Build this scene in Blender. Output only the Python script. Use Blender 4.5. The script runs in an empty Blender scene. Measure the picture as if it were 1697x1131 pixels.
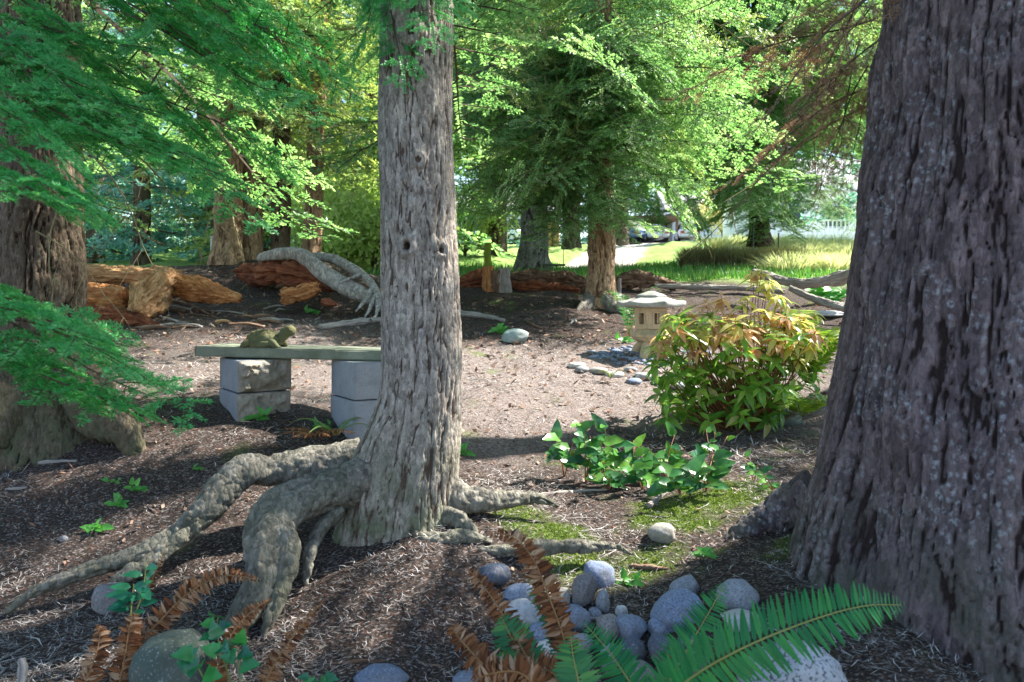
import bpy, math, random
import numpy as np
from mathutils import Vector, Matrix
from math import radians, pi, sin, cos

# ------------------------------------------------------------------ camera, sky, sun, exposure
sc = bpy.context.scene
COL = sc.collection
FPX, CX, HY, EYE = 1320.0, 848.5, 500.0, 1.15
cd = bpy.data.cameras.new('camera'); cam = bpy.data.objects.new('camera', cd); COL.objects.link(cam)
cam.location = (0, 0, EYE); cam.rotation_euler = (radians(90), 0, 0)
cd.sensor_width = 36.0; cd.lens = FPX / 1697 * 36.0; cd.shift_y = -(565.5 - HY) / 1697
cd.clip_start = 0.05; cd.clip_end = 1500
cd.dof.use_dof = True; cd.dof.focus_distance = 4.2; cd.dof.aperture_fstop = 5.0
sc.camera = cam

SUN_AZ, SUN_EL = radians(66), radians(47)          # azimuth measured from +Y towards +X
SUN = np.array([cos(SUN_EL) * sin(SUN_AZ), cos(SUN_EL) * cos(SUN_AZ), sin(SUN_EL)])
w = bpy.data.worlds.new('World'); sc.world = w; w.use_nodes = True
nt = w.node_tree; nt.nodes.clear()
sky = nt.nodes.new('ShaderNodeTexSky'); sky.sky_type = 'NISHITA'; sky.sun_disc = False
sky.sun_elevation = SUN_EL; sky.sun_rotation = SUN_AZ; sky.air_density = 1.0; sky.dust_density = 0.6
bg = nt.nodes.new('ShaderNodeBackground'); bg.inputs['Strength'].default_value = 0.11
wo = nt.nodes.new('ShaderNodeOutputWorld')
nt.links.new(sky.outputs[0], bg.inputs[0]); nt.links.new(bg.outputs[0], wo.inputs[0])
sl = bpy.data.lights.new('sun', 'SUN'); so = bpy.data.objects.new('sun', sl); COL.objects.link(so)
sl.energy = 5.0; sl.angle = radians(0.53); sl.color = (1.0, 0.95, 0.87)
so.rotation_euler = Vector(SUN).to_track_quat('Z', 'Y').to_euler()
vs = sc.view_settings; vs.view_transform = 'Standard'; vs.look = 'None'; vs.gamma = 1.0
vs.use_curve_mapping = False; vs.exposure = 1.95
sc.cycles.max_bounces = 12; sc.cycles.diffuse_bounces = 7; sc.cycles.transmission_bounces = 10
sc.cycles.use_denoising = True; sc.cycles.sample_clamp_indirect = 6

# ------------------------------------------------------------------ helpers: pixels, noise, meshes, objects
rng = np.random.default_rng(11); random.seed(11)
def P(px, py, Y): return Vector(((px - CX) / FPX * Y, Y, EYE - (py - HY) / FPX * Y))
def sstep(a, b, x):
    t = np.clip((x - a) / (b - a), 0, 1); return t * t * (3 - 2 * t)
def _h(ix, iy, iz, k):
    n = (ix.astype(np.int64) * 73856093) ^ (iy.astype(np.int64) * 19349663) ^ (iz.astype(np.int64) * 83492791) ^ (k * 2654435761)
    n = (n ^ (n >> 13)) * 1274126177 & 0x7fffffff
    n = (n ^ (n >> 16)) * 668265263 & 0x7fffffff
    return ((n ^ (n >> 15)) & 0xffff) / 65535.0
def vnoise(p, seed=0):
    i = np.floor(p).astype(np.int64); f = p - i; f = f * f * (3 - 2 * f)
    r = 0
    for dx in (0, 1):
        for dy in (0, 1):
            for dz in (0, 1):
                wgt = (f[:, 0] if dx else 1 - f[:, 0]) * (f[:, 1] if dy else 1 - f[:, 1]) * (f[:, 2] if dz else 1 - f[:, 2])
                r = r + wgt * _h(i[:, 0] + dx, i[:, 1] + dy, i[:, 2] + dz, seed)
    return r * 2 - 1
def fbm(p, oct=4, seed=0, gain=0.5):
    r = 0; a = 1.0
    for k in range(oct):
        r = r + a * vnoise(p * 2.0 ** k + 17.3 * k, seed + k); a *= gain
    return r
def worley(p, seed=0):
    i = np.floor(p).astype(np.int64); f1 = np.full(len(p), 9.0); f2 = f1.copy(); cid = np.zeros(len(p))
    for dx in (-1, 0, 1):
        for dy in (-1, 0, 1):
            for dz in (-1, 0, 1):
                a, b, c = i[:, 0] + dx, i[:, 1] + dy, i[:, 2] + dz
                q = np.stack([a + _h(a, b, c, seed + 1), b + _h(a, b, c, seed + 2), c + _h(a, b, c, seed + 3)], 1)
                d = np.sqrt(((p - q) ** 2).sum(1)); h = _h(a, b, c, seed + 4)
                near = d < f1
                f2 = np.where(near, f1, np.minimum(f2, d)); cid = np.where(near, h, cid); f1 = np.where(near, d, f1)
    return f1, f2, cid
def mesh(name, v, faces, mats, midx=None, smooth=True, fattr=None, vattr=None):
    """faces: list of (n,k) int arrays"""
    me = bpy.data.meshes.new(name)
    v = np.asarray(v, dtype=np.float32)
    faces = [np.asarray(f, dtype=np.int32) for f in (faces if isinstance(faces, list) else [faces]) if len(f)]
    me.vertices.add(len(v)); me.vertices.foreach_set('co', v.ravel())
    nl = sum(f.size for f in faces); nf = sum(len(f) for f in faces)
    me.loops.add(nl); me.loops.foreach_set('vertex_index', np.concatenate([f.ravel() for f in faces]))
    tot = np.concatenate([np.full(len(f), f.shape[1], dtype=np.int32) for f in faces])
    st = np.concatenate([[0], np.cumsum(tot)[:-1]]).astype(np.int32)
    me.polygons.add(nf); me.polygons.foreach_set('loop_start', st)
    try: me.polygons.foreach_set('loop_total', tot)
    except Exception: pass
    for m in (mats if isinstance(mats, (list, tuple)) else [mats]): me.materials.append(m)
    if midx is not None: me.polygons.foreach_set('material_index', np.asarray(midx, dtype=np.int32))
    me.polygons.foreach_set('use_smooth', np.full(nf, bool(smooth)) if np.isscalar(smooth) else np.asarray(smooth, dtype=bool))
    for dct, dom in ((fattr, 'FACE'), (vattr, 'POINT')):
        for k, a in (dct or {}).items():
            at = me.attributes.new(k, 'FLOAT', dom); at.data.foreach_set('value', np.asarray(a, dtype=np.float32))
    me.update(calc_edges=True); me.validate(verbose=False)
    return me
def obj(name, me, parent=None, M=None):
    o = bpy.data.objects.new(name, me); COL.objects.link(o)
    if parent is not None: o.parent = parent
    if M is not None: o.matrix_basis = M
    return o
def tag(o, label, cat, group=None, kind=None):
    if label: o['label'] = label
    if cat: o['category'] = cat
    if group: o['group'] = group
    if kind: o['kind'] = kind
    return o
def thing(name, label, cat, loc=(0, 0, 0), group=None):
    o = bpy.data.objects.new(name, None); COL.objects.link(o); o.location = loc; o.empty_display_size = 0.1
    return tag(o, label, cat, group)
def W(me_v, root):
    """world coordinates to the local ones of a root (roots are only translated)"""
    return np.asarray(me_v) - np.array(root.location)
class MB:
    """collects pieces into one mesh"""
    def __init__(s): s.v = []; s.q = []; s.t = []; s.n = 0; s.qm = []; s.tm = []
    def add(s, v, q=None, t=None, m=0):
        v = np.asarray(v, float).reshape(-1, 3)
        if q is not None and len(q): q = np.asarray(q); s.q.append(q + s.n); s.qm += [m] * len(q)
        if t is not None and len(t): t = np.asarray(t); s.t.append(t + s.n); s.tm += [m] * len(t)
        s.v.append(v); s.n += len(v)
    def box(s, lo, hi, m=0, M=None, bev=0.0):
        x0, y0, z0 = lo; x1, y1, z1 = hi
        if bev:
            b = bev; v = []
            for z, zz in ((z0, z0 + b), (z1, z1 - b)):
                for x, y in ((x0, y0), (x1, y0), (x1, y1), (x0, y1)):
                    sx = b if x == x0 else -b; sy = b if y == y0 else -b
                    v += [(x + sx, y + sy, z), (x + sx, y, zz), (x, y + sy, zz)]
            I = lambda k, j, w_: (k * 4 + j) * 3 + w_
            q = [[I(0, 3, 0), I(0, 2, 0), I(0, 1, 0), I(0, 0, 0)], [I(1, j, 0) for j in range(4)]]
            t = []
            sides = [(0, 1, 1), (1, 2, 2), (2, 3, 1), (3, 0, 2)]
            for a, c, w_ in sides:
                q.append([I(0, a, w_), I(0, c, w_), I(1, c, w_), I(1, a, w_)])
                q.append([I(0, a, 0), I(0, c, 0), I(0, c, w_), I(0, a, w_)]); q.append([I(1, a, w_), I(1, c, w_), I(1, c, 0), I(1, a, 0)])
            for j in range(4):
                w1, w2 = (2, 1) if j in (0, 2) else (1, 2)
                q.append([I(0, j, w1), I(0, j, w2), I(1, j, w2), I(1, j, w1)])
                t.append([I(0, j, 0), I(0, j, w2), I(0, j, w1)]); t.append([I(1, j, 0), I(1, j, w1), I(1, j, w2)])
            v = np.array(v)
        else:
            v = np.array([(x, y, z) for z in (z0, z1) for x, y in ((x0, y0), (x1, y0), (x1, y1), (x0, y1))])
            q = [[3, 2, 1, 0], [4, 5, 6, 7], [0, 1, 5, 4], [1, 2, 6, 5], [2, 3, 7, 6], [3, 0, 4, 7]]; t = None
        if M is not None: v = np.array([M @ Vector(p) for p in v])
        s.add(v, q, t, m)
    def build(s, name, mats, smooth=False, vattr=None):
        v = np.concatenate(s.v); f = []; mi = []
        if s.q: f.append(np.concatenate(s.q)); mi += s.qm
        if s.t: f.append(np.concatenate(s.t)); mi += s.tm
        return mesh(name, v, f, mats, mi, smooth, None, vattr)
def catmull(pts, n):
    p = np.asarray(pts, float); p = np.vstack([2 * p[0] - p[1], p, 2 * p[-1] - p[-2]])
    k = len(p) - 3; u = np.linspace(0, k - 1e-6, n); i = u.astype(int); t = (u - i)[:, None]
    a, b, c, d = p[i], p[i + 1], p[i + 2], p[i + 3]
    return 0.5 * (2 * b + (c - a) * t + (2 * a - 5 * b + 4 * c - d) * t ** 2 + (3 * b - a - 3 * c + d) * t ** 3)
def tube(path, n, nu, cap=True, up=(0, 0, 1)):
    """path: rows x,y,z,r. returns verts, quads, tris, (ring coords: s along, theta)"""
    c = catmull(path, n); p = c[:, :3]; r = np.maximum(c[:, 3], 1e-4)
    d = np.gradient(p, axis=0); d /= np.linalg.norm(d, axis=1)[:, None]
    u = np.zeros_like(p); cur = np.array(up, float)
    if abs(d[0] @ cur) > .9: cur = np.array([1., 0, 0])
    for k in range(n):
        cur = cur - d[k] * (cur @ d[k]); cur /= np.linalg.norm(cur); u[k] = cur
    wv = np.cross(d, u); th = np.linspace(0, 2 * pi, nu, endpoint=False)
    nrm = u[:, None, :] * np.cos(th)[None, :, None] + wv[:, None, :] * np.sin(th)[None, :, None]
    v = p[:, None, :] + nrm * r[:, None, None]
    q = grid_q(n, nu, True)
    s = np.concatenate([[0], np.cumsum(np.linalg.norm(np.diff(p, axis=0), axis=1))])
    t = []
    vv = v.reshape(-1, 3)
    if cap:
        vv = np.vstack([vv, p[0], p[-1]]); b = n * nu
        t = [[b, (j + 1) % nu, j] for j in range(nu)] + [[b + 1, (n - 1) * nu + j, (n - 1) * nu + (j + 1) % nu] for j in range(nu)]
    return vv, q, np.array(t), nrm.reshape(-1, 3), np.repeat(s, nu), np.tile(th, n), np.repeat(r, nu)
def grid_q(n, m, wrap=False):
    i = np.arange(n - 1)[:, None]; j = np.arange(m if wrap else m - 1)[None, :]
    a = i * m + j; b = i * m + (j + 1) % m; c = (i + 1) * m + (j + 1) % m; d = (i + 1) * m + j
    return np.stack([a, b, c, d], -1).reshape(-1, 4)

# ------------------------------------------------------------------ materials
class NT:
    def __init__(s, name):
        s.m = bpy.data.materials.new(name); s.m.use_nodes = True; s.t = s.m.node_tree
        s.b = s.t.nodes['Principled BSDF']; s.o = s.t.nodes['Material Output']
    def n(s, typ, **kw):
        k = s.t.nodes.new(typ)
        for a, v in kw.items(): setattr(k, a, v)
        return k
    def put(s, sock, v):
        if hasattr(v, 'is_linked') or hasattr(v, 'links'): s.t.links.new(v, sock)
        else:
            if hasattr(sock.default_value, '__len__') and len(sock.default_value) == 4 and len(v) == 3: v = (*v, 1)
            sock.default_value = v
    def co(s, which='Object', scale=None):
        c = s.n('ShaderNodeTexCoord').outputs[which]
        if scale is None: return c
        mp = s.n('ShaderNodeMapping'); s.t.links.new(c, mp.inputs[0]); mp.inputs['Scale'].default_value = scale
        return mp.outputs[0]
    def noise(s, scale, detail=4, co=None, rough=.55, dist=0):
        k = s.n('ShaderNodeTexNoise'); k.inputs['Scale'].default_value = scale; k.inputs['Detail'].default_value = detail
        k.inputs['Roughness'].default_value = rough; k.inputs['Distortion'].default_value = dist
        s.t.links.new(co if co is not None else s.co(), k.inputs['Vector']); return k.outputs['Fac']
    def vor(s, scale, co=None, out='Distance', feature='F1'):
        k = s.n('ShaderNodeTexVoronoi', feature=feature); k.inputs['Scale'].default_value = scale
        s.t.links.new(co if co is not None else s.co(), k.inputs['Vector']); return k.outputs[out]
    def ramp(s, fac, stops, interp='LINEAR'):
        k = s.n('ShaderNodeValToRGB'); s.put(k.inputs[0], fac); e = k.color_ramp.elements; k.color_ramp.interpolation = interp
        while len(e) < len(stops): e.new(.5)
        for el, (p, c) in zip(e, stops):
            el.position = p; el.color = (c, c, c, 1) if np.isscalar(c) else (*c[:3], 1)
        return k.outputs[0]
    def mix(s, fac, a, b, blend='MIX'):
        k = s.n('ShaderNodeMix', data_type='RGBA', blend_type=blend)
        s.put(k.inputs[0], fac); s.put(k.inputs[6], a); s.put(k.inputs[7], b); return k.outputs[2]
    def math(s, op, a, b=0.0):
        k = s.n('ShaderNodeMath', operation=op); s.put(k.inputs[0], a); s.put(k.inputs[1], b); return k.outputs[0]
    def attr(s, name): return s.n('ShaderNodeAttribute', attribute_name=name).outputs['Fac']
    def rnd(s): return s.n('ShaderNodeObjectInfo').outputs['Random']
    def bump(s, h, strength=.5, dist=.01):
        k = s.n('ShaderNodeBump'); k.inputs['Strength'].default_value = strength; k.inputs['Distance'].default_value = dist
        s.put(k.inputs['Height'], h); s.t.links.new(k.outputs[0], s.b.inputs['Normal'])
    def out(s, col, rough=.9, spec=.3):
        s.put(s.b.inputs['Base Color'], col); s.put(s.b.inputs['Roughness'], rough)
        s.b.inputs['Specular IOR Level'].default_value = spec; return s.m
    def leafy(s, col, tcol, fac=.45, rough=.5, spec=.4):
        s.out(col, rough, spec); tr = s.n('ShaderNodeBsdfTranslucent'); s.put(tr.inputs[0], tcol)
        mx = s.n('ShaderNodeMixShader'); mx.inputs[0].default_value = fac
        s.t.links.new(s.b.outputs[0], mx.inputs[1]); s.t.links.new(tr.outputs[0], mx.inputs[2])
        s.t.links.new(mx.outputs[0], s.o.inputs[0]); return s.m
def needle_mat(name, dark, mid, light, fac=.5, tmul=(1.25, 1.25, .8)):
    n = NT(name); t = n.math('ADD', n.math('MULTIPLY', n.attr('tint'), .75), n.math('MULTIPLY', n.rnd(), .25))
    c = n.ramp(t, [(.05, dark), (.5, mid), (.95, light)])
    tc = n.mix(1.0, c, tmul, 'MULTIPLY')
    return n.leafy(c, tc, fac, .38, .5)
def bark_mat(name, plate, plate2, crack, lichen=None, lich_amt=.5, moss=None, moss_z=(0, 0), fine=90, bump=.6, lich_scale=26):
    n = NT(name); cr = n.attr('crack'); pid = n.attr('pid'); ob = n.co()
    base = n.mix(pid, plate, plate2)
    nz = n.noise(fine * .12, 5); base = n.mix(n.ramp(nz, [(.35, 0), (.7, 1)]), base, n.mix(.5, base, plate2))
    fz = n.noise(fine, 6, n.co('Object', (1, 1, .38)), .72, 1.5); hz_ = n.noise(fine * .8, 4, n.co('Object', (.35, .35, 2.2)), .7)
    base = n.mix(1.0, base, n.ramp(fz, [(.25, .45), (.5, 1.0), (.78, 1.55)]), 'MULTIPLY'); base = n.mix(1.0, base, n.ramp(hz_, [(.30, .90), (.55, 1.02), (.8, 1.08)]), 'MULTIPLY')
    sc1 = n.n('ShaderNodeTexVoronoi', feature='F1'); sc1.inputs['Scale'].default_value = fine * .85; wob = n.n('ShaderNodeMix', data_type='RGBA', blend_type='ADD'); wob.inputs[0].default_value = .012
    nzc = n.n('ShaderNodeTexNoise'); nzc.inputs['Scale'].default_value = 40; n.t.links.new(n.co('Object', (1, 1, .42)), nzc.inputs['Vector']); n.t.links.new(n.co('Object', (1, 1, .42)), wob.inputs[6]); n.t.links.new(nzc.outputs['Color'], wob.inputs[7]); n.t.links.new(wob.outputs[2], sc1.inputs['Vector'])
    sepc = n.n('ShaderNodeSeparateColor'); n.t.links.new(sc1.outputs['Color'], sepc.inputs[0]); scale_c = sepc.outputs[0]; scale_d = sc1.outputs['Distance']
    base = n.mix(1.0, base, n.ramp(scale_c, [(0, .66), (.5, 1.0), (1, 1.36)]), 'MULTIPLY')
    if lichen:
        l = n.vor(lich_scale, n.co('Object', (1, 1, .8))); ln = n.noise(4, 4)
        lf = n.math('MULTIPLY', n.ramp(l, [(.22, 1), (.50, 0)]), n.ramp(ln, [(.47, 0), (.60, 1)]))
        lf = n.math('MULTIPLY', lf, n.ramp(n.noise(95, 3), [(.40, 0), (.58, 1)]))
        base = n.mix(n.math('MULTIPLY', lf, lich_amt), base, lichen)
    if moss:
        z = n.n('ShaderNodeSeparateXYZ'); n.t.links.new(n.n('ShaderNodeNewGeometry').outputs['Position'], z.inputs[0])
        mz = n.ramp(n.math('DIVIDE', n.math('SUBTRACT', z.outputs[2], moss_z[0]), max(1e-3, moss_z[1] - moss_z[0])), [(0, 1), (1, 0)])
        base = n.mix(n.math('MULTIPLY', mz, n.ramp(n.noise(7, 5), [(.35, 0), (.6, .9)])), base, moss)
    col = n.mix(n.ramp(cr, [(.22, 0), (.80, 1)]), base, n.mix(1.0, crack, n.ramp(fz, [(.3, .5), (.7, 1.5)]), 'MULTIPLY'))
    n.bump(n.math('ADD', n.math('MULTIPLY', fz, .7), n.math('ADD', n.math('MULTIPLY', scale_c, .55), n.math('MULTIPLY', scale_d, -.9))), bump, .010)
    return n.out(col, .92, .2)
def stone_mat(name, a, b, speck, speck_amt=.6, sc_=160, bump=.35):
    n = NT(name); ob = n.co()
    c = n.mix(n.ramp(n.noise(7, 4), [(.35, 0), (.65, 1)]), a, b)
    hue = n.rnd(); c = n.mix(1.0, c, n.ramp(hue, [(0, (.52, .57, .68)), (.35, (1.0, 1.0, 1.0)), (.65, (.76, .82, .94)), (1, (1.22, 1.2, 1.14))]), 'MULTIPLY')
    sp = n.math('MULTIPLY', n.ramp(n.noise(sc_, 2), [(.52, 0), (.62, 1)]), speck_amt)
    c = n.mix(sp, c, speck)
    sp2 = n.math('MULTIPLY', n.ramp(n.noise(sc_ * .8, 2, n.co('Object', (1.1, .9, 1))), [(.58, 0), (.66, 1)]), .5)
    c = n.mix(n.math('MULTIPLY', sp2, .5), c, (.55, .55, .54))
    dirt = n.ramp(n.noise(9, 6, None, .7), [(.48, 0), (.72, .65)]); c = n.mix(dirt, c, (.10, .085, .065))
    n.bump(n.noise(sc_ * .6, 4), bump, .003)
    return n.out(c, .8, .3)
def wood_mat(name, a, b, c, scale=(90, 90, 5), rot=False, bump=1.0):
    """a..c along the grain attribute coordinates stored as vertex attributes gs (along) and gt (around)"""
    n = NT(name); cx = n.n('ShaderNodeCombineXYZ')
    n.put(cx.inputs[0], n.math('MULTIPLY', n.attr('gs'), scale[2])); n.put(cx.inputs[1], n.math('MULTIPLY', n.attr('gt'), scale[0])); n.put(cx.inputs[2], n.math('MULTIPLY', n.attr('gr'), scale[1]))
    f = n.noise(1.0, 6, cx.outputs[0], .65, .3); g = n.noise(6, 4)
    col = n.ramp(f, [(.34, a), (.5, b), (.66, c)])
    col = n.mix(n.ramp(g, [(.45, 0), (.7, .7)]), col, n.mix(.5, a, b))
    n.bump(f, bump, .008); return n.out(col, .9, .2)
def plain(name, col, rough=.7, spec=.3, var=.18, sc_=12, bump=0.0):
    n = NT(name); f = n.noise(sc_, 5)
    c = n.mix(1.0, col, n.ramp(f, [(.25, 1 - var), (.75, 1 + var)]), 'MULTIPLY')
    if bump: n.bump(n.noise(sc_ * 6, 4), bump, .004)
    return n.out(c, rough, spec)

MT = {}
MT['needle_near'] = needle_mat('needle_near', (.03, .23, .06), (.08, .42, .12), (.28, .62, .26), .5, (1.1, 1.2, .8))
MT['needle_mid'] = needle_mat('needle_mid', (.07, .19, .07), (.18, .36, .14), (.50, .64, .38), .64)
MT['needle_yellow'] = needle_mat('needle_yellow', (.12, .20, .05), (.28, .38, .11), (.54, .62, .28), .64)
MT['needle_blue'] = needle_mat('needle_blue', (.05, .20, .16), (.13, .34, .27), (.34, .56, .47), .5, (1.1, 1.2, 1.0))
MT['needle_dead'] = needle_mat('needle_dead', (.15, .075, .045), (.32, .18, .11), (.52, .37, .26), .35, (1.1, 1, .85))
MT['twig'] = plain('twig', (.085, .065, .045), .9, .2, .3, 40)
MT['twig_pale'] = plain('twig_pale', (.20, .17, .09), .9, .2, .3, 40)
MT['bark_centre'] = bark_mat('bark_centre', (.20, .168, .138), (.36, .315, .27), (.085, .058, .042), (.42, .44, .43), .35, (.09, .115, .055), (.25, .8), 95, .7)
MT['bark_right'] = bark_mat('bark_right', (.066, .050, .056), (.165, .128, .132), (.026, .017, .016), (.46, .50, .54), .5, (.075, .085, .06), (.1, .7), 70, 1.0, 46)
MT['bark_left'] = bark_mat('bark_left', (.085, .062, .043), (.135, .10, .068), (.025, .016, .011), (.28, .30, .24), .3, (.09, .10, .055), (.4, 1.1), 80, .7)
MT['bark_brown'] = bark_mat('bark_brown', (.27, .17, .10), (.34, .23, .14), (.10, .055, .03), (.30, .32, .25), .25, None, (0, 0), 60, .6)
MT['bark_grey'] = bark_mat('bark_grey', (.14, .135, .125), (.22, .21, .20), (.05, .04, .035), (.33, .36, .34), .3, None, (0, 0), 60, .6)
MT['root'] = bark_mat('root', (.12, .11, .09), (.23, .21, .175), (.045, .036, .028), (.42, .41, .37), .6, (.085, .095, .055), (-.2, .9), 75, 1.0, 30)
MT['root_pale'] = bark_mat('root_pale', (.26, .235, .205), (.33, .30, .27), (.12, .09, .07), (.40, .39, .36), .3, None, (0, 0), 60, .5)
MT['stone_blue'] = stone_mat('stone_blue', (.17, .205, .28), (.24, .275, .34), (.07, .08, .10))
MT['stone_dark'] = stone_mat('stone_dark', (.075, .09, .125), (.11, .125, .16), (.04, .045, .06), .4)
MT['stone_grey'] = stone_mat('stone_grey', (.27, .265, .265), (.35, .34, .33), (.09, .09, .09))
MT['stone_granite'] = stone_mat('stone_granite', (.36, .37, .39), (.44, .445, .45), (.05, .055, .065), .85, 110)
MT['stone_tan'] = stone_mat('stone_tan', (.33, .295, .235), (.41, .375, .305), (.16, .14, .11), .5)
MT['stone_brown'] = stone_mat('stone_brown', (.20, .175, .165), (.30, .27, .25), (.07, .06, .06), .6)
MT['stone_green'] = stone_mat('stone_green', (.085, .115, .08), (.13, .155, .115), (.05, .07, .05), .4)
MT['stone_teal'] = stone_mat('stone_teal', (.20, .27, .25), (.30, .36, .34), (.10, .13, .12), .4, 90)
MT['stone_pale'] = stone_mat('stone_pale', (.42, .41, .39), (.52, .50, .47), (.22, .21, .2), .4, 90)
MT['wood_orange'] = wood_mat('wood_orange', (.15, .055, .022), (.42, .17, .06), (.60, .33, .15))
MT['wood_tan'] = wood_mat('wood_tan', (.18, .085, .038), (.44, .24, .11), (.60, .40, .22))
MT['wood_red'] = wood_mat('wood_red', (.06, .022, .014), (.22, .07, .035), (.36, .15, .07))
MT['wood_brown'] = wood_mat('wood_brown', (.06, .035, .025), (.17, .10, .065), (.30, .21, .14))
MT['wood_grey'] = wood_mat('wood_grey', (.14, .12, .105), (.30, .265, .235), (.44, .40, .36))
# ------------------------------------------------------------------ the ground
PY = np.array([-60, -5, 0, 1.5, 2.3, 2.65, 3, 3.5, 4, 4.8, 5.8, 7, 8.8, 9.6, 10.2, 11, 12, 20, 35, 70, 100, 260.])
PZ = np.array([-1.2, -.6, -.35, -.12, .05, .15, .28, .38, .49, .58, .70, .87, 1.13, 1.25, 1.38, 1.47, 1.58, 2.2, 3.5, 6.2, 7.0, 10.])
_ty = np.arange(-60, 260, .05); _tz = np.interp(_ty, PY, PZ)
_k = np.exp(-.5 * (np.arange(-12, 13) / 4.5) ** 2); _k /= _k.sum()
_tz = np.convolve(np.pad(_tz, 12, mode='edge'), _k, 'valid')
_ctl = []                                            # x, y, z, sigma
def _c(px, py, Y, s=.8): p = P(px, py, Y); _ctl.append((p.x, p.y, p.z, s))
for a in [(60, 1000, 2.75), (0, 1110, 2.35), (200, 1060, 2.55), (400, 1040, 2.5), (600, 1040, 2.55), (560, 900, 2.95), (900, 1040, 2.55), (940, 905, 2.9),
          (1095, 900, 2.95), (1200, 960, 2.75), (1280, 930, 2.7), (1420, 1075, 2.05, .5), (1150, 1115, 2.25), (700, 1125, 2.3), (60, 760, 3.55), (130, 735, 3.7), (300, 760, 3.5), (480, 740, 3.65),
          (680, 876, 2.85, .4), (745, 872, 2.87, .4), (605, 890, 2.84, .4), (810, 886, 2.85, .4), (700, 845, 3.1, .4), (760, 840, 3.1, .4), (430, 690, 4.0), (600, 705, 3.9), (330, 640, 4.5), (260, 600, 5.2), (850, 760, 3.9), (850, 690, 4.5), (850, 640, 5.0), (900, 600, 5.8), (1050, 605, 5.9), (1000, 810, 3.4), (1180, 780, 3.6), (1230, 712, 4.5), (1320, 740, 4.0),
          (855, 570, 6.5), (600, 545, 6.6), (400, 540, 6.8), (230, 540, 7.0), (990, 508, 8.7, 1.2), (820, 482, 9.3, 1.2), (1150, 500, 9.2, 1.2), (1000, 530, 7.8)]: _c(*a)
for a in [(-4.2, 8.6, 1.46, 1.0), (-3.2, 9.3, 1.62, 1.0), (-2.4, 9.2, 1.62, .9), (-5.6, 9.2, 1.5, 1.2), (-1.6, 9.6, 1.42, .9), (4.6, 14, 1.78, 3), (6, 22, 2.75, 4), (8, 28, 3.42, 5), (5, 28, 3.1, 4), (-5, 14, 1.75, 3), (0.0, 13, 1.62, 2), (1.8, 15, 1.75, 2.5)]: _ctl.append(a)
_ctl = np.array(_ctl)
def _base(y): return np.interp(y, _ty, _tz)
def _rbf(x, y):
    d2 = (x[:, None] - _ctl[None, :, 0]) ** 2 + (y[:, None] - _ctl[None, :, 1]) ** 2
    return np.exp(-d2 / (2 * (_ctl[None, :, 3] * .75) ** 2))
_A = _rbf(_ctl[:, 0], _ctl[:, 1]); _res = _ctl[:, 2] - _base(_ctl[:, 1])
_w = np.linalg.solve(_A.T @ _A + .03 * np.eye(len(_ctl)), _A.T @ _res)
def zg(x, y, fine=True):
    x = np.atleast_1d(np.asarray(x, float)); y = np.atleast_1d(np.asarray(y, float))
    z = _base(y) + _rbf(x, y) @ _w
    if fine:
        p = np.stack([x, y, 0 * x], 1); amp = np.clip(y / 3, .6, 1.5)
        z = z + amp * (.020 * fbm(p * 1.7, 3, 5) + .008 * fbm(p * 9, 2, 9)) * np.where(y < 14, 1, 3)
    return z
def zg1(x, y): return float(zg([x], [y])[0])
def G(px, py, near=1.2, far=90):
    """the point of the ground seen at a pixel"""
    Y = np.concatenate([np.arange(near, 14, .01), np.arange(14, far, .1)]); x = (px - CX) / FPX * Y; zr = EYE - (py - HY) / FPX * Y
    hit = np.nonzero(zr <= zg(x, Y))[0]; k = hit[0] if len(hit) else len(Y) - 1
    return Vector((x[k], Y[k], zr[k]))
def axis(dense, lo, hi, step, grow, far):
    a = list(np.arange(lo, hi, step)); s = step
    while a[-1] < far[1]: s *= grow; a.append(a[-1] + s)
    s = step
    while a[0] > far[0]: s *= grow; a.insert(0, a[0] - s)
    return np.array(a)
gx = axis(1, -3.2, 3.2, .045, 1.09, (-170, 170)); gy = axis(1, 1.4, 7.5, .04, 1.055, (-40, 240))
GX, GY = np.meshgrid(gx, gy); fx, fy = GX.ravel(), GY.ravel(); gz = zg(fx, fy)
pp = np.stack([fx, fy, 0 * fx], 1)
berm_y = 10.35 + .35 * np.sin(fx * .7 + 1) + .25 * vnoise(pp * .9, 3)
lawn = sstep(-.25, .35, fy - berm_y - np.where(fx < -1.2, 1.2, 0))
mossc = [P(*a) for a in ((940, 860, 3.05), (1020, 850, 3.1), (870, 850, 3.15), (1060, 900, 2.9), (960, 895, 2.95), (1180, 835, 3.25), (1250, 822, 3.3), (1120, 840, 3.2))]
moss = np.zeros(len(fx))
for c in mossc: moss = np.maximum(moss, np.exp(-(((fx - c.x) / .24) ** 2 + ((fy - c.y) / .17) ** 2)))
moss = sstep(.50, 1.1, moss + .75 * fbm(pp * 5, 4, 21)) * .8
pth = np.interp(fy, [11, 16, 24, 40, 70], [1.25, 1.7, 3.3, 6.5, 13.5]); path = (1 - sstep(.7, .95, np.abs(fx - pth) / (.55 + .02 * fy))) * sstep(13, 15, fy)
wet = sstep(.1, .6, fbm(pp * .55 + 3, 3, 31))
dry = np.exp(-((np.abs(fx - .1) / 2.6) ** 4)) * sstep(3.9, 4.6, fy + .35 * fbm(pp * 1.6, 3, 41)) * (1 - sstep(5.8, 7.0, fy + .5 * fbm(pp * 1.2, 3, 43)))   # pale dry litter of the clearing, its sunlit brightness put into the colour
n = NT('ground')
pos = n.co()
nd = n.noise(55, 6, n.co('Object', (1, 1, 1)), .75, 1.2); nd2 = n.noise(140, 4, None, .8)
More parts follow.
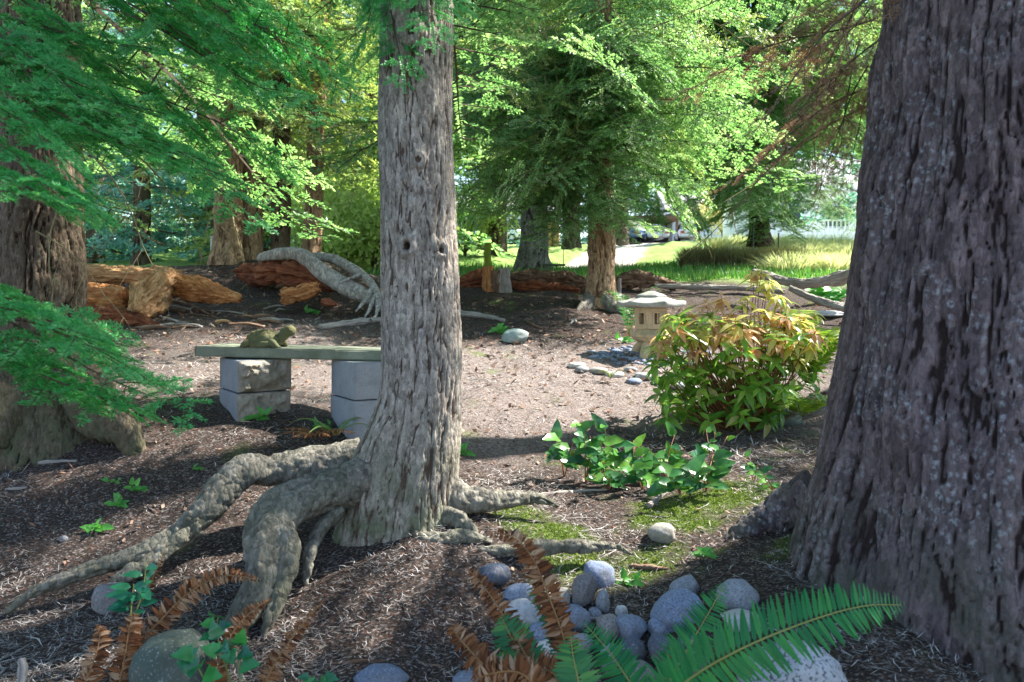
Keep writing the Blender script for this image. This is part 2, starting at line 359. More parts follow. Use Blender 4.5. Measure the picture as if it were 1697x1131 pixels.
soil = n.ramp(nd, [(.32, (.014, .011, .009)), (.46, (.040, .031, .027)), (.60, (.092, .074, .066)), (.78, (.27, .235, .22))])
soil = n.mix(n.math('MULTIPLY', n.attr('dry'), .85), soil, n.ramp(nd, [(.34, (.085, .062, .052)), (.46, (.23, .185, .168)), (.6, (.385, .335, .315)), (.74, (.54, .49, .465))]))  # lighter ramp paints the clearing's sunshine into the soil colour
chip = n.vor(130, n.co('Object', (1, 1.7, 1)), 'Color'); sep = n.n('ShaderNodeSeparateColor'); n.t.links.new(chip, sep.inputs[0])
soil = n.mix(n.math('MULTIPLY', n.ramp(sep.outputs[0], [(.84, 0), (.88, 1)]), .5), soil, (.22, .10, .06))
soil = n.mix(n.math('MULTIPLY', n.ramp(sep.outputs[1], [(.82, 0), (.86, 1)]), .7), soil, (.05, .035, .028))
soil = n.mix(n.math('MULTIPLY', n.ramp(sep.outputs[2], [(.86, 0), (.90, 1)]), .45), soil, (.42, .37, .34))
soil = n.mix(n.math('MULTIPLY', n.attr('wet'), .55), soil, n.mix(1.0, soil, (.62, .56, .52), 'MULTIPLY'))
gs = n.ramp(n.noise(.9, 6, None, .7), [(.3, (.17, .27, .07)), (.55, (.27, .39, .11)), (.75, (.40, .49, .19))])
gs = n.mix(1.0, gs, n.ramp(n.noise(22, 4, None, .8), [(.3, .6), (.7, 1.35)]), 'MULTIPLY')
mo = n.ramp(n.noise(60, 5, None, .8), [(.3, (.04, .075, .012)), (.7, (.22, .30, .06))])
col = n.mix(n.attr('moss'), soil, mo); col = n.mix(n.attr('lawn'), col, gs)
col = n.mix(n.attr('path'), col, n.ramp(n.noise(30, 4), [(.3, (.36, .33, .30)), (.7, (.50, .47, .44))]))
n.bump(n.math('ADD', nd, n.math('MULTIPLY', nd2, .6)), .9, .02)
MT['ground'] = n.out(col, .95, .15)
me = mesh('ground', np.stack([fx, fy, gz], 1), grid_q(len(gy), len(gx)), MT['ground'], vattr={'lawn': lawn, 'moss': moss, 'path': path, 'wet': wet * (1 - dry), 'dry': dry})
tag(obj('ground', me), None, None, None, 'structure')

# ------------------------------------------------------------------ trunks, roots, logs
def trunk_mesh(name, zs, cx, cy, rad, nu, mat, kx, kz, depth, seed, lobes=(), lobe_h=.25, knots=(), warp=.25, lump=.02, sweep=()):
    """zs fine list of heights; cx, cy, rad functions of z as (z list, value list)"""
    zs = np.asarray(zs); X = np.interp(zs, *cx); Y = np.interp(zs, *cy); R = np.interp(zs, *rad)
    th = np.linspace(0, 2 * pi, nu, endpoint=False); T, Z = np.meshgrid(th, zs); Rr = np.repeat(R, nu); t = T.ravel(); z = Z.ravel(); r0 = np.median(R)
    q = np.stack([r0 * np.cos(t), r0 * np.sin(t), z], 1)
    z0 = zs[0]
    for a, amp, p in lobes: Rr = Rr * (1 + amp * np.exp(-np.clip(z - z0 - .1, 0, 9) / lobe_h) * np.clip(np.cos(t - a), 0, 1) ** p)
    Rr = Rr + lump * r0 / .15 * fbm(np.stack([q[:, 0] * 5, q[:, 1] * 5, z * 2.2], 1), 2, seed + 7)
    wv = np.stack([vnoise(q * np.array([1.3 / kx * .35, 1.3 / kx * .35, 2 / kz]), seed + 11 + k) for k in range(3)], 1) * warp
    fine = np.stack([vnoise(q * np.array([2.6 / kx, 2.6 / kx, 3.5 / kz]), seed + 31 + k) for k in range(3)], 1) * warp * .45
    pq = q / np.array([kx, kx, kz]) + wv * 1.8 + fine * 1.5
    _, _, cid = worley(pq * np.array([1.1, 1.1, 1.5]) + .25 * vnoise(pq * 3, seed + 90)[:, None], seed)
    pr_ = pq + .35 * np.stack([vnoise(pq * np.array([.9, .9, 1.6]) + 5, seed + 81), vnoise(pq * np.array([.9, .9, 1.6]) + 15, seed + 82), 0 * t], 1)
    a1 = np.abs(vnoise(pr_ * np.array([1.05, 1.05, .55]) + 3, seed + 61) + .22 * vnoise(pr_ * np.array([2.3, 2.3, 2.2]) + 8, seed + 62) + .05 * vnoise(pq * np.array([6, 6, 8]), seed + 63))
    a2 = np.abs(vnoise(pr_ * np.array([2.1, 2.1, 1.9]) + 21, seed + 64) + .4 * vnoise(pq * np.array([4.5, 4.5, 5.5]), seed + 65))
    h1 = np.abs(vnoise(pq * np.array([1.3, 1.3, 7.0]) + 40, seed + 66) + .4 * vnoise(pq * np.array([3.5, 3.5, 16]), seed + 67))
    p1 = sstep(0, .15, a1); p2 = sstep(0, .15, a2); hair = 1 - sstep(0, .12, h1)
    rough = fbm(q * np.array([60, 60, 26]), 3, seed + 5)
    disp = depth * ((p1 - 1) + .35 * np.minimum(a1, .6) + .40 * (p2 - 1) * p1 + .5 * (cid - .5) * p1 - .20 * hair * p1 + .12 * rough)
    crack = (1 - sstep(0, .13, a1)) + (1 - sstep(0, .11, a2)) * .55 + hair * .22
    for (sa, samp, zhi, zlo, sp) in sweep: Rr = Rr * (1 + samp * (1 - sstep(zlo, zhi, z)) * np.clip(np.cos(t - sa), 0, 1) ** sp)
    rr = Rr + disp
    v = np.stack([np.repeat(X, nu) + rr * np.cos(t), np.repeat(Y, nu) + rr * np.sin(t), z], 1)
    for (kp, kr, hole) in knots:
        dd = np.sqrt(((v - np.array(kp)) ** 2 * np.array([1, 1, .8])).sum(1)) / kr
        bulge = kr * .45 * np.exp(-((dd - .8) / .45) ** 2) - hole * kr * np.exp(-(dd / .38) ** 4)
        bulge = bulge + kr * .07 * np.cos(dd * 16) * np.exp(-(dd / 1.3) ** 2)
        v[:, 0] += bulge * np.cos(t); v[:, 1] += bulge * np.sin(t)
        crack = np.where(dd < .42, np.maximum(crack, .95), crack * sstep(.5, 1.6, dd) + .2 * np.exp(-dd))
    top = np.array([[X[-1], Y[-1], zs[-1]]])
    nr = len(zs); b = nr * nu; v = np.vstack([v, top])
    tr = [[b, (nr - 1) * nu + j, (nr - 1) * nu + (j + 1) % nu] for j in range(nu)]
    return mesh(name, v, [grid_q(nr, nu, True), np.array(tr)], mat, vattr={'crack': np.append(np.clip(crack, 0, 1), .5), 'pid': np.append(cid, .5)})
def root_mesh(name, path, n, nu, mat, seed, lump=.22, depth=.006, kx=.05, kz=.05, flat=1.0):
    v, q, t, nrm, s, th, r = tube(path, n, nu)
    m = len(nrm); p = v[:m]
    L = fbm(p * (0.55 / max(.02, np.max(r))), 2, seed); gl = np.sin(th * 3 + 1.6 * np.sin(s * 5 + seed)) * .08 - .16 * np.exp(-((np.mod(th - 3.3 + .5 * np.sin(s * 7 + seed), 2 * pi) - pi) / .28) ** 2)
    f1, f2, cid = worley(p / kx * .7 + .5 * np.stack([vnoise(p * 20, seed + k) for k in range(3)], 1), seed)
    plate = sstep(.0, .16, f2 - f1)
    off = r * (lump * L + gl + .03 * fbm(p * (2.2 / max(.02, np.max(r))), 3, seed + 9)) + depth * (plate - 1) + depth * .5 * fbm(p * 70, 3, seed + 2)
    v[:m] = p + nrm * off[:, None]
    z = np.zeros(len(v) - m)
    return mesh(name, v, [q, t], mat, vattr={'crack': np.append((1 - plate) * .42, z), 'pid': np.append(cid, z), })
def log_mesh(name, path, n, nu, mat, seed, rough=.25, fibre=14, flat=1.0, jag=.3):
    v, q, t, nrm, s, th, r = tube(path, n, nu)
    m = len(nrm); rr = np.max(r)
    c = np.stack([np.cos(th) * fibre * .18, np.sin(th) * fibre * .18, s * 1.2 / rr * .35], 1)
    c2 = np.stack([np.cos(th) * fibre * .6, np.sin(th) * fibre * .6, s * .8 / rr], 1)
    f1, f2, cid = worley(c + .2 * fbm(c * 2, 2, seed)[:, None], seed)
    c3 = np.stack([np.cos(th) * fibre * 1.1, np.sin(th) * fibre * 1.1, s / rr * .5], 1); w1, w2, wc = worley(c3 + .25 * fbm(c3, 2, seed + 8)[:, None], seed + 6)
    off = r * (rough * fbm(c * .8, 3, seed) + rough * .8 * (cid - .5) + rough * .35 * fbm(c2, 3, seed + 4) - rough * .7 * (1 - sstep(0, .2, f2 - f1)) + rough * .75 * (wc - .5) - rough * .5 * (1 - sstep(0, .2, w2 - w1)))
    v[:m] += nrm * off[:, None]
    ends = np.concatenate([np.arange(nu), np.arange((n - 1) * nu, n * nu)])     # torn ends
    cc = catmull(path, n)[:, :3]; d0 = cc[0] - cc[2]; d1 = cc[-1] - cc[-3]; d0 /= np.linalg.norm(d0); d1 /= np.linalg.norm(d1)
    jn = jag * rr * fbm(np.stack([np.cos(th[:nu]) * 3, np.sin(th[:nu]) * 3, th[:nu] * 0 + seed], 1), 3, seed)
    for k in range(3):
        v[k * nu:(k + 1) * nu] += d0 * jn[:, None] * (1 - k / 3.); v[(n - 1 - k) * nu:(n - k) * nu] += d1 * jn[:, None] * (1 - k / 3.)
    z = np.zeros(len(v) - m)
    return mesh(name, v, [q, t], mat, vattr={'gs': np.append(s, z), 'gt': np.append(np.cos(th) * r, z), 'gr': np.append(np.sin(th) * r, z)})
def px_path(rows): return np.array([[*P(a, b, Y), r] for a, b, Y, r in rows])
# ------------------------------------------------------------------ conifer boughs: limb, side shoots, twigs, needles
def _perp(n, d): c = np.cross(n, d); return c / np.maximum(1e-6, np.linalg.norm(c, axis=1))[:, None]
def grow(S, D, L, N, spacing, ang, ratio, s0, R, minlen, env=.7):
    oS, oD, oL, oN = [], [], [], []
    cnt = np.maximum(0, ((1 - s0) * L / spacing)).astype(int); idx = np.repeat(np.arange(len(L)), cnt)
    if not len(idx): return [np.zeros((0, 3)), np.zeros((0, 3)), np.zeros(0), np.zeros((0, 3))]
    k = np.concatenate([np.arange(c) for c in cnt]); t = np.clip(s0 + (k + R.random(len(k)) * .8) * spacing / L[idx], 0, .98)
    side = np.where(k % 2 == 0, 1, -1); a = ang * (1 + .25 * (R.random(len(k)) - .5))
    d, nn = D[idx], N[idx]; lat = _perp(nn, d) * side[:, None]
    nd = d * np.cos(a)[:, None] + lat * np.sin(a)[:, None] + nn * (R.normal(0, .10, len(k)))[:, None]; nd /= np.linalg.norm(nd, axis=1)[:, None]
    ln = ratio * L[idx] * ((1 - t) ** env * .9 + .12) * (.65 + .6 * R.random(len(k)))
    ln *= np.where(t < .15, .6 + t * 2.6, 1)
    ok = ln > minlen
    n2 = nn + .22 * R.normal(size=(len(k), 3)); n2 /= np.linalg.norm(n2, axis=1)[:, None]
    return [(S[idx] + d * (t * L[idx])[:, None])[ok], nd[ok], ln[ok], n2[ok]]
def bough(name, L, seed, sp1, sp2, sp3, nsp, nlen, nwid, mats, droop=.10, wood=True, bare=0.0, r1=.40, wr=.007, levels=3):
    R = np.random.default_rng(seed)
    A = [np.zeros((1, 3)), np.array([[1., 0, 0]]), np.array([L]), np.array([[0, 0, 1.]])]
    B = grow(*A, sp1, 1.0, r1, .06, R, .03)
    C = grow(*B, sp2, .85, .34, .10, R, .015)
    sh = [B, C]
    if levels > 3 - 1 and sp3: sh.append(grow(C[0], C[1], C[2], C[3], sp3, .8, .42, .12, R, .012))
    V, Tm, mi, tint = [], [], [], []; nv = 0
    # needles
    S = np.vstack([x[0] for x in sh] + [A[0] + [L * .5, 0, 0]]); D = np.vstack([x[1] for x in sh] + [A[1]]); Ln = np.concatenate([x[2] for x in sh] + [[L * .5]]); N = np.vstack([x[3] for x in sh] + [A[3]])
    lv = np.concatenate([np.full(len(x[2]), i) for i, x in enumerate(sh)] + [[0]])
    live = R.random(len(Ln)) >= bare
    st = np.where(lv == 0, .35, .04); cnt = np.where(live, ((1 - st) * Ln / nsp).astype(int) * 2, 0); idx = np.repeat(np.arange(len(Ln)), cnt)
    k = np.concatenate([np.arange(c) for c in cnt]) if len(idx) else np.zeros(0)
    t = st[idx] + (1 - st[idx]) * ((k // 2) + R.random(len(k)) * .7) / np.maximum(1, cnt[idx] // 2)
    side = np.where(k % 2 == 0, 1, -1); a = 1.05 + .25 * R.normal(size=len(k)) - .45 * np.clip(t - .8, 0, 1) * 3
    d, nn = D[idx], N[idx]; lat = _perp(nn, d) * side[:, None]
    nd = d * np.cos(a)[:, None] + lat * np.sin(a)[:, None] + nn * (.12 + .28 * R.normal(size=len(k)))[:, None]; nd /= np.linalg.norm(nd, axis=1)[:, None]
    b = S[idx] + d * (t * Ln[idx])[:, None]; ln = nlen * (.7 + .5 * R.random(len(k))) * (1 - .35 * np.clip(t - .7, 0, 1) / .3)
    wd = np.cross(nd, nn + .4 * R.normal(size=(len(k), 3))); wd /= np.maximum(1e-6, np.linalg.norm(wd, axis=1))[:, None]
    m = b + nd * (ln * .45)[:, None]; hw = (nwid * .5)
    tri = np.stack([b, m + wd * hw, b + nd * ln[:, None], m - wd * hw], 1)     # a slim lozenge
    V.append(tri.reshape(-1, 3)); nq = len(tri); q = np.arange(nq * 4).reshape(-1, 4); nv = nq * 4
    shoot_t = R.random(len(Ln)); tint = .55 * shoot_t[idx] + .2 * R.random(len(k)) + .25 * np.clip(t, 0, 1)
    # wood
    if wood:
        segs = [(A, wr), (B, wr * .4), (C, wr * .18)] + ([(sh[2], wr * .12)] if bare > .2 and len(sh) > 2 else [])
        vs_, qs_ = [], []
        for (s_, d_, l_, n_), r in segs:
            if not len(l_): continue
            ns = 8 if len(l_) == 1 else 1
            for j in range(ns):
                p0 = s_ + d_ * (l_ * j / ns)[:, None]; p1 = s_ + d_ * (l_ * (j + 1) / ns)[:, None]
                r0 = r * (1 - .85 * j / ns); r1_ = r * (1 - .85 * (j + 1) / ns) if ns > 1 else r * .35
                u = _perp(n_, d_); ring = [(u * cos(x) + n_ * sin(x)) for x in (0, 2.094, 4.189)]
                vv = np.stack([p0 + ring[0] * r0, p0 + ring[1] * r0, p0 + ring[2] * r0, p1 + ring[0] * r1_, p1 + ring[1] * r1_, p1 + ring[2] * r1_], 1)
                base = nv + np.arange(len(p0))[:, None, None] * 6
                qs_.append((np.array([[0, 1, 4, 3], [1, 2, 5, 4], [2, 0, 3, 5]])[None] + base).reshape(-1, 4)); V.append(vv.reshape(-1, 3)); nv += len(p0) * 6
        qw = np.vstack(qs_); q = np.vstack([q, qw]); mi = np.concatenate([np.zeros(nq), np.ones(len(qw))]); tint = np.concatenate([tint, np.zeros(len(qw))])
    else: mi = np.zeros(nq)
    v = np.vstack(V)
    x = v[:, 0] / L; wob = R.normal(size=3)                      # the bough's own sag and sway
    v[:, 1] += L * .05 * (np.sin(x * 3 + wob[0]) - np.sin(wob[0])) * x
    v[:, 2] += L * (-droop * x ** 2 + .25 * droop * x) - .35 * np.abs(v[:, 1]) ** 1.6 / max(.3, L * .45) * droop * 4 + .03 * L * np.sin(x * 7 + wob[1]) * x + .02 * fbm(v * 4, 2, seed)
    return mesh(name, v, q, mats, mi, False, {'tint': tint})
def aim(A, B, roll=0.0, L=1.0, up=(0, 0, 1)):
    A, B = Vector(A), Vector(B); d = B - A; s = d.length / L; x = d.normalized(); y = Vector(up).cross(x).normalized(); z = x.cross(y)
    M = Matrix((( x.x, y.x, z.x, A.x), (x.y, y.y, z.y, A.y), (x.z, y.z, z.z, A.z), (0, 0, 0, 1)))
    return M @ Matrix.Rotation(roll, 4, 'X') @ Matrix.Scale(s, 4)
BN = {}
def lod(key, L, cnt, seed, *a, **k): BN[key] = (L, [bough(key, L, seed + i, *a, **k) for i in range(cnt)])
lod('near', 1.0, 3, 100, .050, .024, .026, .0036, .0205, .0046, [MT['needle_near'], MT['twig']], droop=.14, wr=.006)
lod('green', 2.0, 3, 200, .085, .042, .045, .012, .030, .0120, [MT['needle_mid'], MT['twig']], droop=.12, wr=.012)
lod('yellow', 2.0, 2, 230, .10, .05, .05, .013, .028, .0105, [MT['needle_yellow'], MT['twig_pale']], droop=.16, wr=.012, bare=.15)
lod('dead', 1.2, 2, 260, .075, .036, .035, .0045, .022, .0036, [MT['needle_dead'], MT['twig']], droop=.16, wr=.008, bare=.12)
lod('bare', 1.2, 2, 280, .13, .09, .08, .02, .012, .002, [MT['needle_dead'], MT['twig_pale']], droop=.3, wr=.008, bare=.97)
lod('far', 2.6, 2, 300, .17, .09, None, .03, .07, .026, [MT['needle_mid'], MT['twig']], droop=.12, wr=.02)
lod('farblue', 2.6, 2, 320, .17, .09, None, .03, .07, .026, [MT['needle_blue'], MT['twig']], droop=.12, wr=.02)
lod('faryellow', 2.6, 2, 340, .17, .09, None, .03, .065, .026, [MT['needle_yellow'], MT['twig']], droop=.12, wr=.02)

LIT = []                                              # places that the sun reaches through the trees
for a in ((850, 650, 4.9), (950, 640, 5.0), (760, 620, 5.4), (1050, 640, 5.1), (1000, 690, 4.4), (890, 680, 4.5), (1200, 560, 4.6), (1240, 480, 4.6), (1150, 620, 4.5), (300, 600, 5.0), (420, 560, 6.4), (520, 620, 4.8), (1000, 600, 5.8)):
    LIT.append(np.array(P(*a)))
LIT = np.array(LIT)
SPOT = np.array([P(*a) for a in ((748, 320, 2.92), (752, 410, 2.92), (754, 500, 2.92), (755, 590, 2.92), (745, 740, 2.92), (700, 40, 2.88), (930, 862, 3.05), (1060, 832, 3.15), (1000, 892, 2.9), (870, 845, 3.1), (440, 845, 2.65), (405, 765, 2.95), (250, 905, 2.85), (820, 760, 3.8), (560, 985, 2.65), (330, 900, 2.85), (120, 1090, 2.4), (1000, 940, 2.6), (870, 1010, 2.4), (700, 1060, 2.45), (90, 850, 3.1), (1230, 880, 2.85))])
_rs = random.Random(77); DAP = np.array([G(_rs.uniform(20, 1280), _rs.uniform(800, 1110)) for _ in range(60)])
def blocks(p, rad):
    """does a ball of leaves at p shade one of the sunlit places"""
    for pts, r in ((LIT, rad), (SPOT, .06 + .18 * rad), (DAP, .03 + .10 * rad)):
        w_ = p[None] - pts; t = w_ @ SUN; d = np.linalg.norm(w_ - t[:, None] * SUN[None], axis=1)
        if ((t > .4) & (d < r)).any(): return True
    return False
def put_bough(root, A, B, key, roll=0.0, k=None):
    L, ms = BN[key]; me = ms[random.randrange(len(ms)) if k is None else k % len(ms)]
    off = Vector(root.location); return obj('branch', me, root, aim(Vector(A) - off, Vector(B) - off, roll, L))
def dress(root, axis_xy, z0, z1, count, Lmax, Lmin, key, seed, droop=(-.35, .15), az=None, prune=0.0, shape=1.0, keep=None, roll=.3):
    """boughs round a stem between two heights"""
    R = random.Random(seed); made = 0
    for i in range(count):
        f = (i + R.random()) / count; z = z0 + (z1 - z0) * f; L = (Lmax + (Lmin - Lmax) * f ** shape) * R.uniform(.7, 1.15)
        a = i * 2.399963 + R.uniform(-.4, .4) if az is None else R.uniform(*az)
        x, y = axis_xy(z); A = Vector((x, y, z)); dz = R.uniform(*droop)
        B = A + Vector((sin(a), cos(a), dz)).normalized() * L
        if prune and any(blocks(np.array(A.lerp(B, s)), max(prune, .34 * L * (1.1 - s))) for s in (.15, .3, .45, .6, .75, .9, 1)): continue
        if keep and not keep(A, B): continue
        put_bough(root, A, B, key, R.uniform(-roll, roll)); made += 1
    return made
# ------------------------------------------------------------------ the trees that stand in the garden
def zlist(lo, hi, step, top, tstep=.25): return np.concatenate([np.arange(lo, hi, step), np.arange(hi, top, tstep)])
def stem_top(cx, cy, R0, H, zt):                       # continue a stem straight up to H
    return (np.append(cx[0], H), np.append(cx[1], cx[1][-1])), (np.append(cy[0], H), np.append(cy[1], cy[1][-1])), R0
# --- tree in the centre
YC = 3.0
def ex(px): return (px - CX) / FPX * YC
ct = thing('hemlock_tree', 'grey furrowed tree with two knots and arching roots in front of the bench', 'tree', (ex(690), YC, .25))
zc = [.1, .30, .44, .60, .73, .92, 1.38, 1.83, 2.3, 4, 9, 14]
cxs = [ex(a) for a in (676, 677, 680, 689, 695, 699, 695, 690, 689, 688, 690, 692)]
rs = [.172, .168, .165, .158, .150, .144, .142, .140, .138, .13, .08, .02]
kn = [((ex(682), YC - .14, 1.35), .034, .9), ((ex(737), YC - .115, 1.338), .028, .8), ((ex(700), YC - .14, 1.66), .026, .15), ((ex(690), YC - .13, 2.12), .04, .3)]
me = trunk_mesh('trunk', zlist(.12, 2.6, .0062, 14, .25), (zc, cxs), (zc, [YC] * len(zc)), (zc, rs), 260, MT['bark_centre'], .019, .17, .0062, 3,
                lobes=((pi + .2, .2, 3), (-.25, .22, 5), (-pi / 2 + .25, .12, 6), (pi * .6, .5, 3)), lobe_h=.12, knots=kn, lump=.009, sweep=((pi + .1, .50, .86, .50, 2),))
me.transform(Matrix.Translation(-ct.location)); obj('trunk', me, ct)
def add_root(tree, rows, seed, n=70, nu=40, mat='root', **k):
    pr = px_path(rows); pr[-1, 2] -= .03; me = root_mesh('root', pr, n, nu, MT[mat], seed, **k); me.transform(Matrix.Translation(-tree.location)); return obj('root', me, tree)
add_root(ct, [(700, 745, 3.0, .09), (650, 775, 2.97, .100), (604, 792, 2.92, .092), (555, 808, 2.86, .080), (505, 826, 2.79, .074), (463, 850, 2.72, .076), (442, 890, 2.66, .078), (438, 938, 2.60, .066), (426, 988, 2.54, .048), (392, 1040, 2.48, .02)], 4, 130, 64, lump=.08)
add_root(ct, [(470, 868, 2.68, .04), (478, 915, 2.62, .042), (468, 965, 2.57, .034), (452, 1012, 2.52, .024), (430, 1050, 2.47, .006)], 46, 50, 30, lump=.08)
add_root(ct, [(425, 960, 2.57, .03), (400, 1000, 2.52, .026), (372, 1025, 2.48, .012)], 47, 40, 24, lump=.08)
add_root(ct, [(560, 845, 2.85, .03), (530, 880, 2.76, .026), (515, 915, 2.70, .022), (505, 955, 2.66, .010)], 48, 40, 24, lump=.1)
add_root(ct, [(600, 760, 3.15, .09), (520, 775, 3.12, .085), (450, 782, 3.08, .060), (405, 782, 3.02, .062), (370, 812, 2.97, .062), (335, 852, 2.92, .054), (290, 890, 2.87, .042), (220, 922, 2.81, .033), (140, 948, 2.75, .030), (60, 980, 2.70, .020), (10, 1000, 2.66, .010)], 5, 130, 56, lump=.08)
add_root(ct, [(330, 870, 2.90, .04), (285, 905, 2.84, .038), (240, 940, 2.78, .032), (195, 962, 2.73, .022), (170, 985, 2.70, .012)], 6, 50, 28)
add_root(ct, [(715, 800, 3.0, .09), (760, 826, 2.98, .058), (805, 828, 3.0, .044), (850, 826, 3.04, .034), (890, 826, 3.08, .022), (925, 826, 3.1, .008)], 7, 60, 40, mat='root', lump=.16, depth=.008)
add_root(ct, [(720, 850, 2.93, .05), (755, 858, 2.9, .04), (775, 872, 2.86, .026), (800, 892, 2.84, .012)], 8, 40, 28)
add_root(ct, [(690, 868, 2.90, .05), (700, 895, 2.84, .035), (740, 897, 2.82, .032), (780, 890, 2.82, .026), (815, 885, 2.82, .012)], 9, 50, 28)
add_root(ct, [(760, 914, 2.80, .022), (820, 914, 2.79, .026), (880, 908, 2.79, .028), (940, 905, 2.80, .026), (985, 905, 2.84, .02), (1020, 905, 2.86, .012), (1045, 905, 2.88, .006)], 10, 80, 26)
axc = lambda z: (float(np.interp(z, zc, cxs)), YC)
for a, b in (((640, -40, 2.95), (655, 140, 2.72)), ((650, -90, 2.9), (560, 130, 2.75)), ((700, -60, 2.9), (700, 70, 2.55))):
    put_bough(ct, P(*a), P(*b), 'near', random.uniform(-.3, .3))
dress(ct, axc, 2.75, 11, 40, 2.3, .5, 'green', 21, (-.4, .05), prune=.22)

# --- big tree on the right
rt = thing('hemlock_tree', 'massive dark trunk with deep furrows and white lichen beside the cobble pile', 'tree', (1.66, 2.6, .2))
zr = [-.1, .2, .39, .58, .96, 1.53, 2.10, 2.6, 5, 12, 18]
rr_ = [.74, .69, .66, .625, .556, .490, .402, .385, .36, .2, .03]
me = trunk_mesh('trunk', zlist(-.02, 2.4, .0075, 18, .3), (zr, [1.66] * 11), (zr, [2.6] * 11), (zr, rr_), 540, MT['bark_right'], .028, .34, .015, 8,
                lobes=((pi + .15, .06, 5), (-pi / 2 - .25, .06, 6), (pi * .75, .15, 4)), lobe_h=.2, warp=.34, lump=.012)
me.transform(Matrix.Translation(-rt.location)); obj('trunk', me, rt)
add_root(rt, [(1360, 830, 2.95, .12), (1310, 850, 3.0, .085), (1262, 868, 3.0, .055), (1215, 890, 2.98, .03), (1170, 915, 2.95, .012)], 13, 60, 36, mat='bark_right', lump=.3, depth=.012)
axr = lambda z: (1.66, 2.6)
dress(rt, axr, 3.0, 16, 28, 3.2, .6, 'green', 22, (-.35, .1), prune=.25)
for a, b, k in (((1500, -60, 2.75), (1190, 210, 2.9), 0), ((1470, 60, 2.8), (1240, 250, 3.0), 1), ((1450, 30, 3.0), (1100, 130, 3.3), 0), ((1440, 110, 3.0), (1330, 340, 3.0), 1), ((1480, -80, 3.0), (1330, 130, 2.8), 0), ((1430, 150, 3.1), (1160, 300, 3.4), 1), ((1445, 10, 3.1), (1300, 165, 2.9), 0), ((1425, 70, 3.1), (1385, 270, 2.9), 1), ((1410, 110, 3.0), (1270, 205, 2.9), 0), ((1440, 150, 3.1), (1400, 325, 2.95), 1), ((1390, -10, 3.1), (1255, 95, 3.0), 1), ((1355, 225, 3.1), (1225, 295, 3.1), 0)):
    put_bough(rt, P(*a), P(*b), 'dead', random.uniform(-.5, .5), k)
for a, b, k in (((1470, -60, 3.1), (1060, -10, 3.9), 1), ((1450, 170, 3.1), (1110, 380, 3.8), 1)):
    put_bough(rt, P(*a), P(*b), 'bare', .2, k)

# --- tree on the left
XL, YL = -2.25, 3.8
lt = thing('hemlock_tree', 'brown trunk with swollen root collar behind drooping green boughs', 'tree', (XL, YL, .5))
zl = [.4, .55, .75, 1.0, 1.4, 2.2, 5, 12, 16]
me = trunk_mesh('trunk', zlist(.35, 3.0, .0085, 16, .3), (zl, [XL] * 9), (zl, [YL] * 9), (zl, [.29, .265, .23, .205, .190, .182, .17, .1, .02]), 230, MT['bark_left'], .032, .24, .016, 15,
                lobes=((0, .25, 4), (-pi / 2, .15, 4), (-pi / 4, .15, 6)), lobe_h=.12)
me.transform(Matrix.Translation(-lt.location)); obj('trunk', me, lt)
add_root(lt, [(90, 560, 3.78, .14), (125, 625, 3.70, .115), (165, 685, 3.62, .10), (200, 705, 3.58, .078), (220, 732, 3.57, .055), (232, 768, 3.56, .03)], 16, 80, 44, mat='bark_left', lump=.10, depth=.008)
add_root(lt, [(50, 580, 3.78, .15), (20, 660, 3.62, .11), (-15, 730, 3.5, .06)], 18, 40, 34, mat='bark_left', lump=.10, depth=.008)
NB = [((0, 60, 2.9), (250, 190, 2.4)), ((-30, 130, 2.6), (300, 240, 2.35)), ((20, 150, 3.1), (440, 320, 2.8)), ((-60, 210, 2.1), (170, 320, 1.75)), ((-60, 120, 2.2), (150, 290, 1.9)), ((-50, 0, 2.6), (150, 190, 2.3)), ((-70, 250, 2.0), (150, 335, 1.75)), ((-40, 60, 2.8), (120, 240, 2.5)), 
      ((-120, 430, 2.2), (260, 600, 1.85)), ((-60, 500, 2.3), (345, 660, 2.1)),  ((-100, 20, 2.6), (130, 130, 2.3)),
      ((80, -60, 3.2), (470, 120, 2.9)), ((150, -80, 3.3), (600, 60, 3.1)), ((60, 40, 3.4), (380, 210, 3.2)), ((-40, -40, 3.0), (200, 60, 2.7)), ((250, -90, 3.6), (600, 150, 3.3)), ((0, 200, 3.3), (330, 250, 3.1)),
      ((100, 110, 3.2), (520, 230, 3.2)), ((-60, 560, 2.4), (210, 640, 2.15)), ((330, -60, 3.6), (470, 90, 3.0)),
      ((-40, 100, 2.9), (330, 170, 2.6)), ((-130, 470, 2.0), (200, 560, 1.75)), ((-100, 560, 2.2), (260, 655, 1.95)), ((60, 170, 2.9), (400, 270, 2.6)), ((-60, 20, 3.0), (300, 60, 2.8)), ((180, -50, 3.0), (430, 60, 2.7)), ((200, 20, 3.2), (560, 170, 3.0))]
for a, b in NB: put_bough(lt, P(*a), P(*b), 'near', random.uniform(-.35, .35))
for a, b in (((130, 230, 3.6), (330, 480, 3.6)), ((180, 220, 3.7), (400, 430, 3.9)), ((100, 330, 3.6), (40, 560, 3.4)), ((60, 380, 3.5), (250, 520, 3.4))): put_bough(lt, P(*a), P(*b), 'bare', .4)
axl = lambda z: (XL, YL)
dress(lt, axl, 2.5, 13, 40, 2.4, .5, 'green', 23, (-.4, .1), prune=.2, keep=lambda A, B: B.y > 3.3)

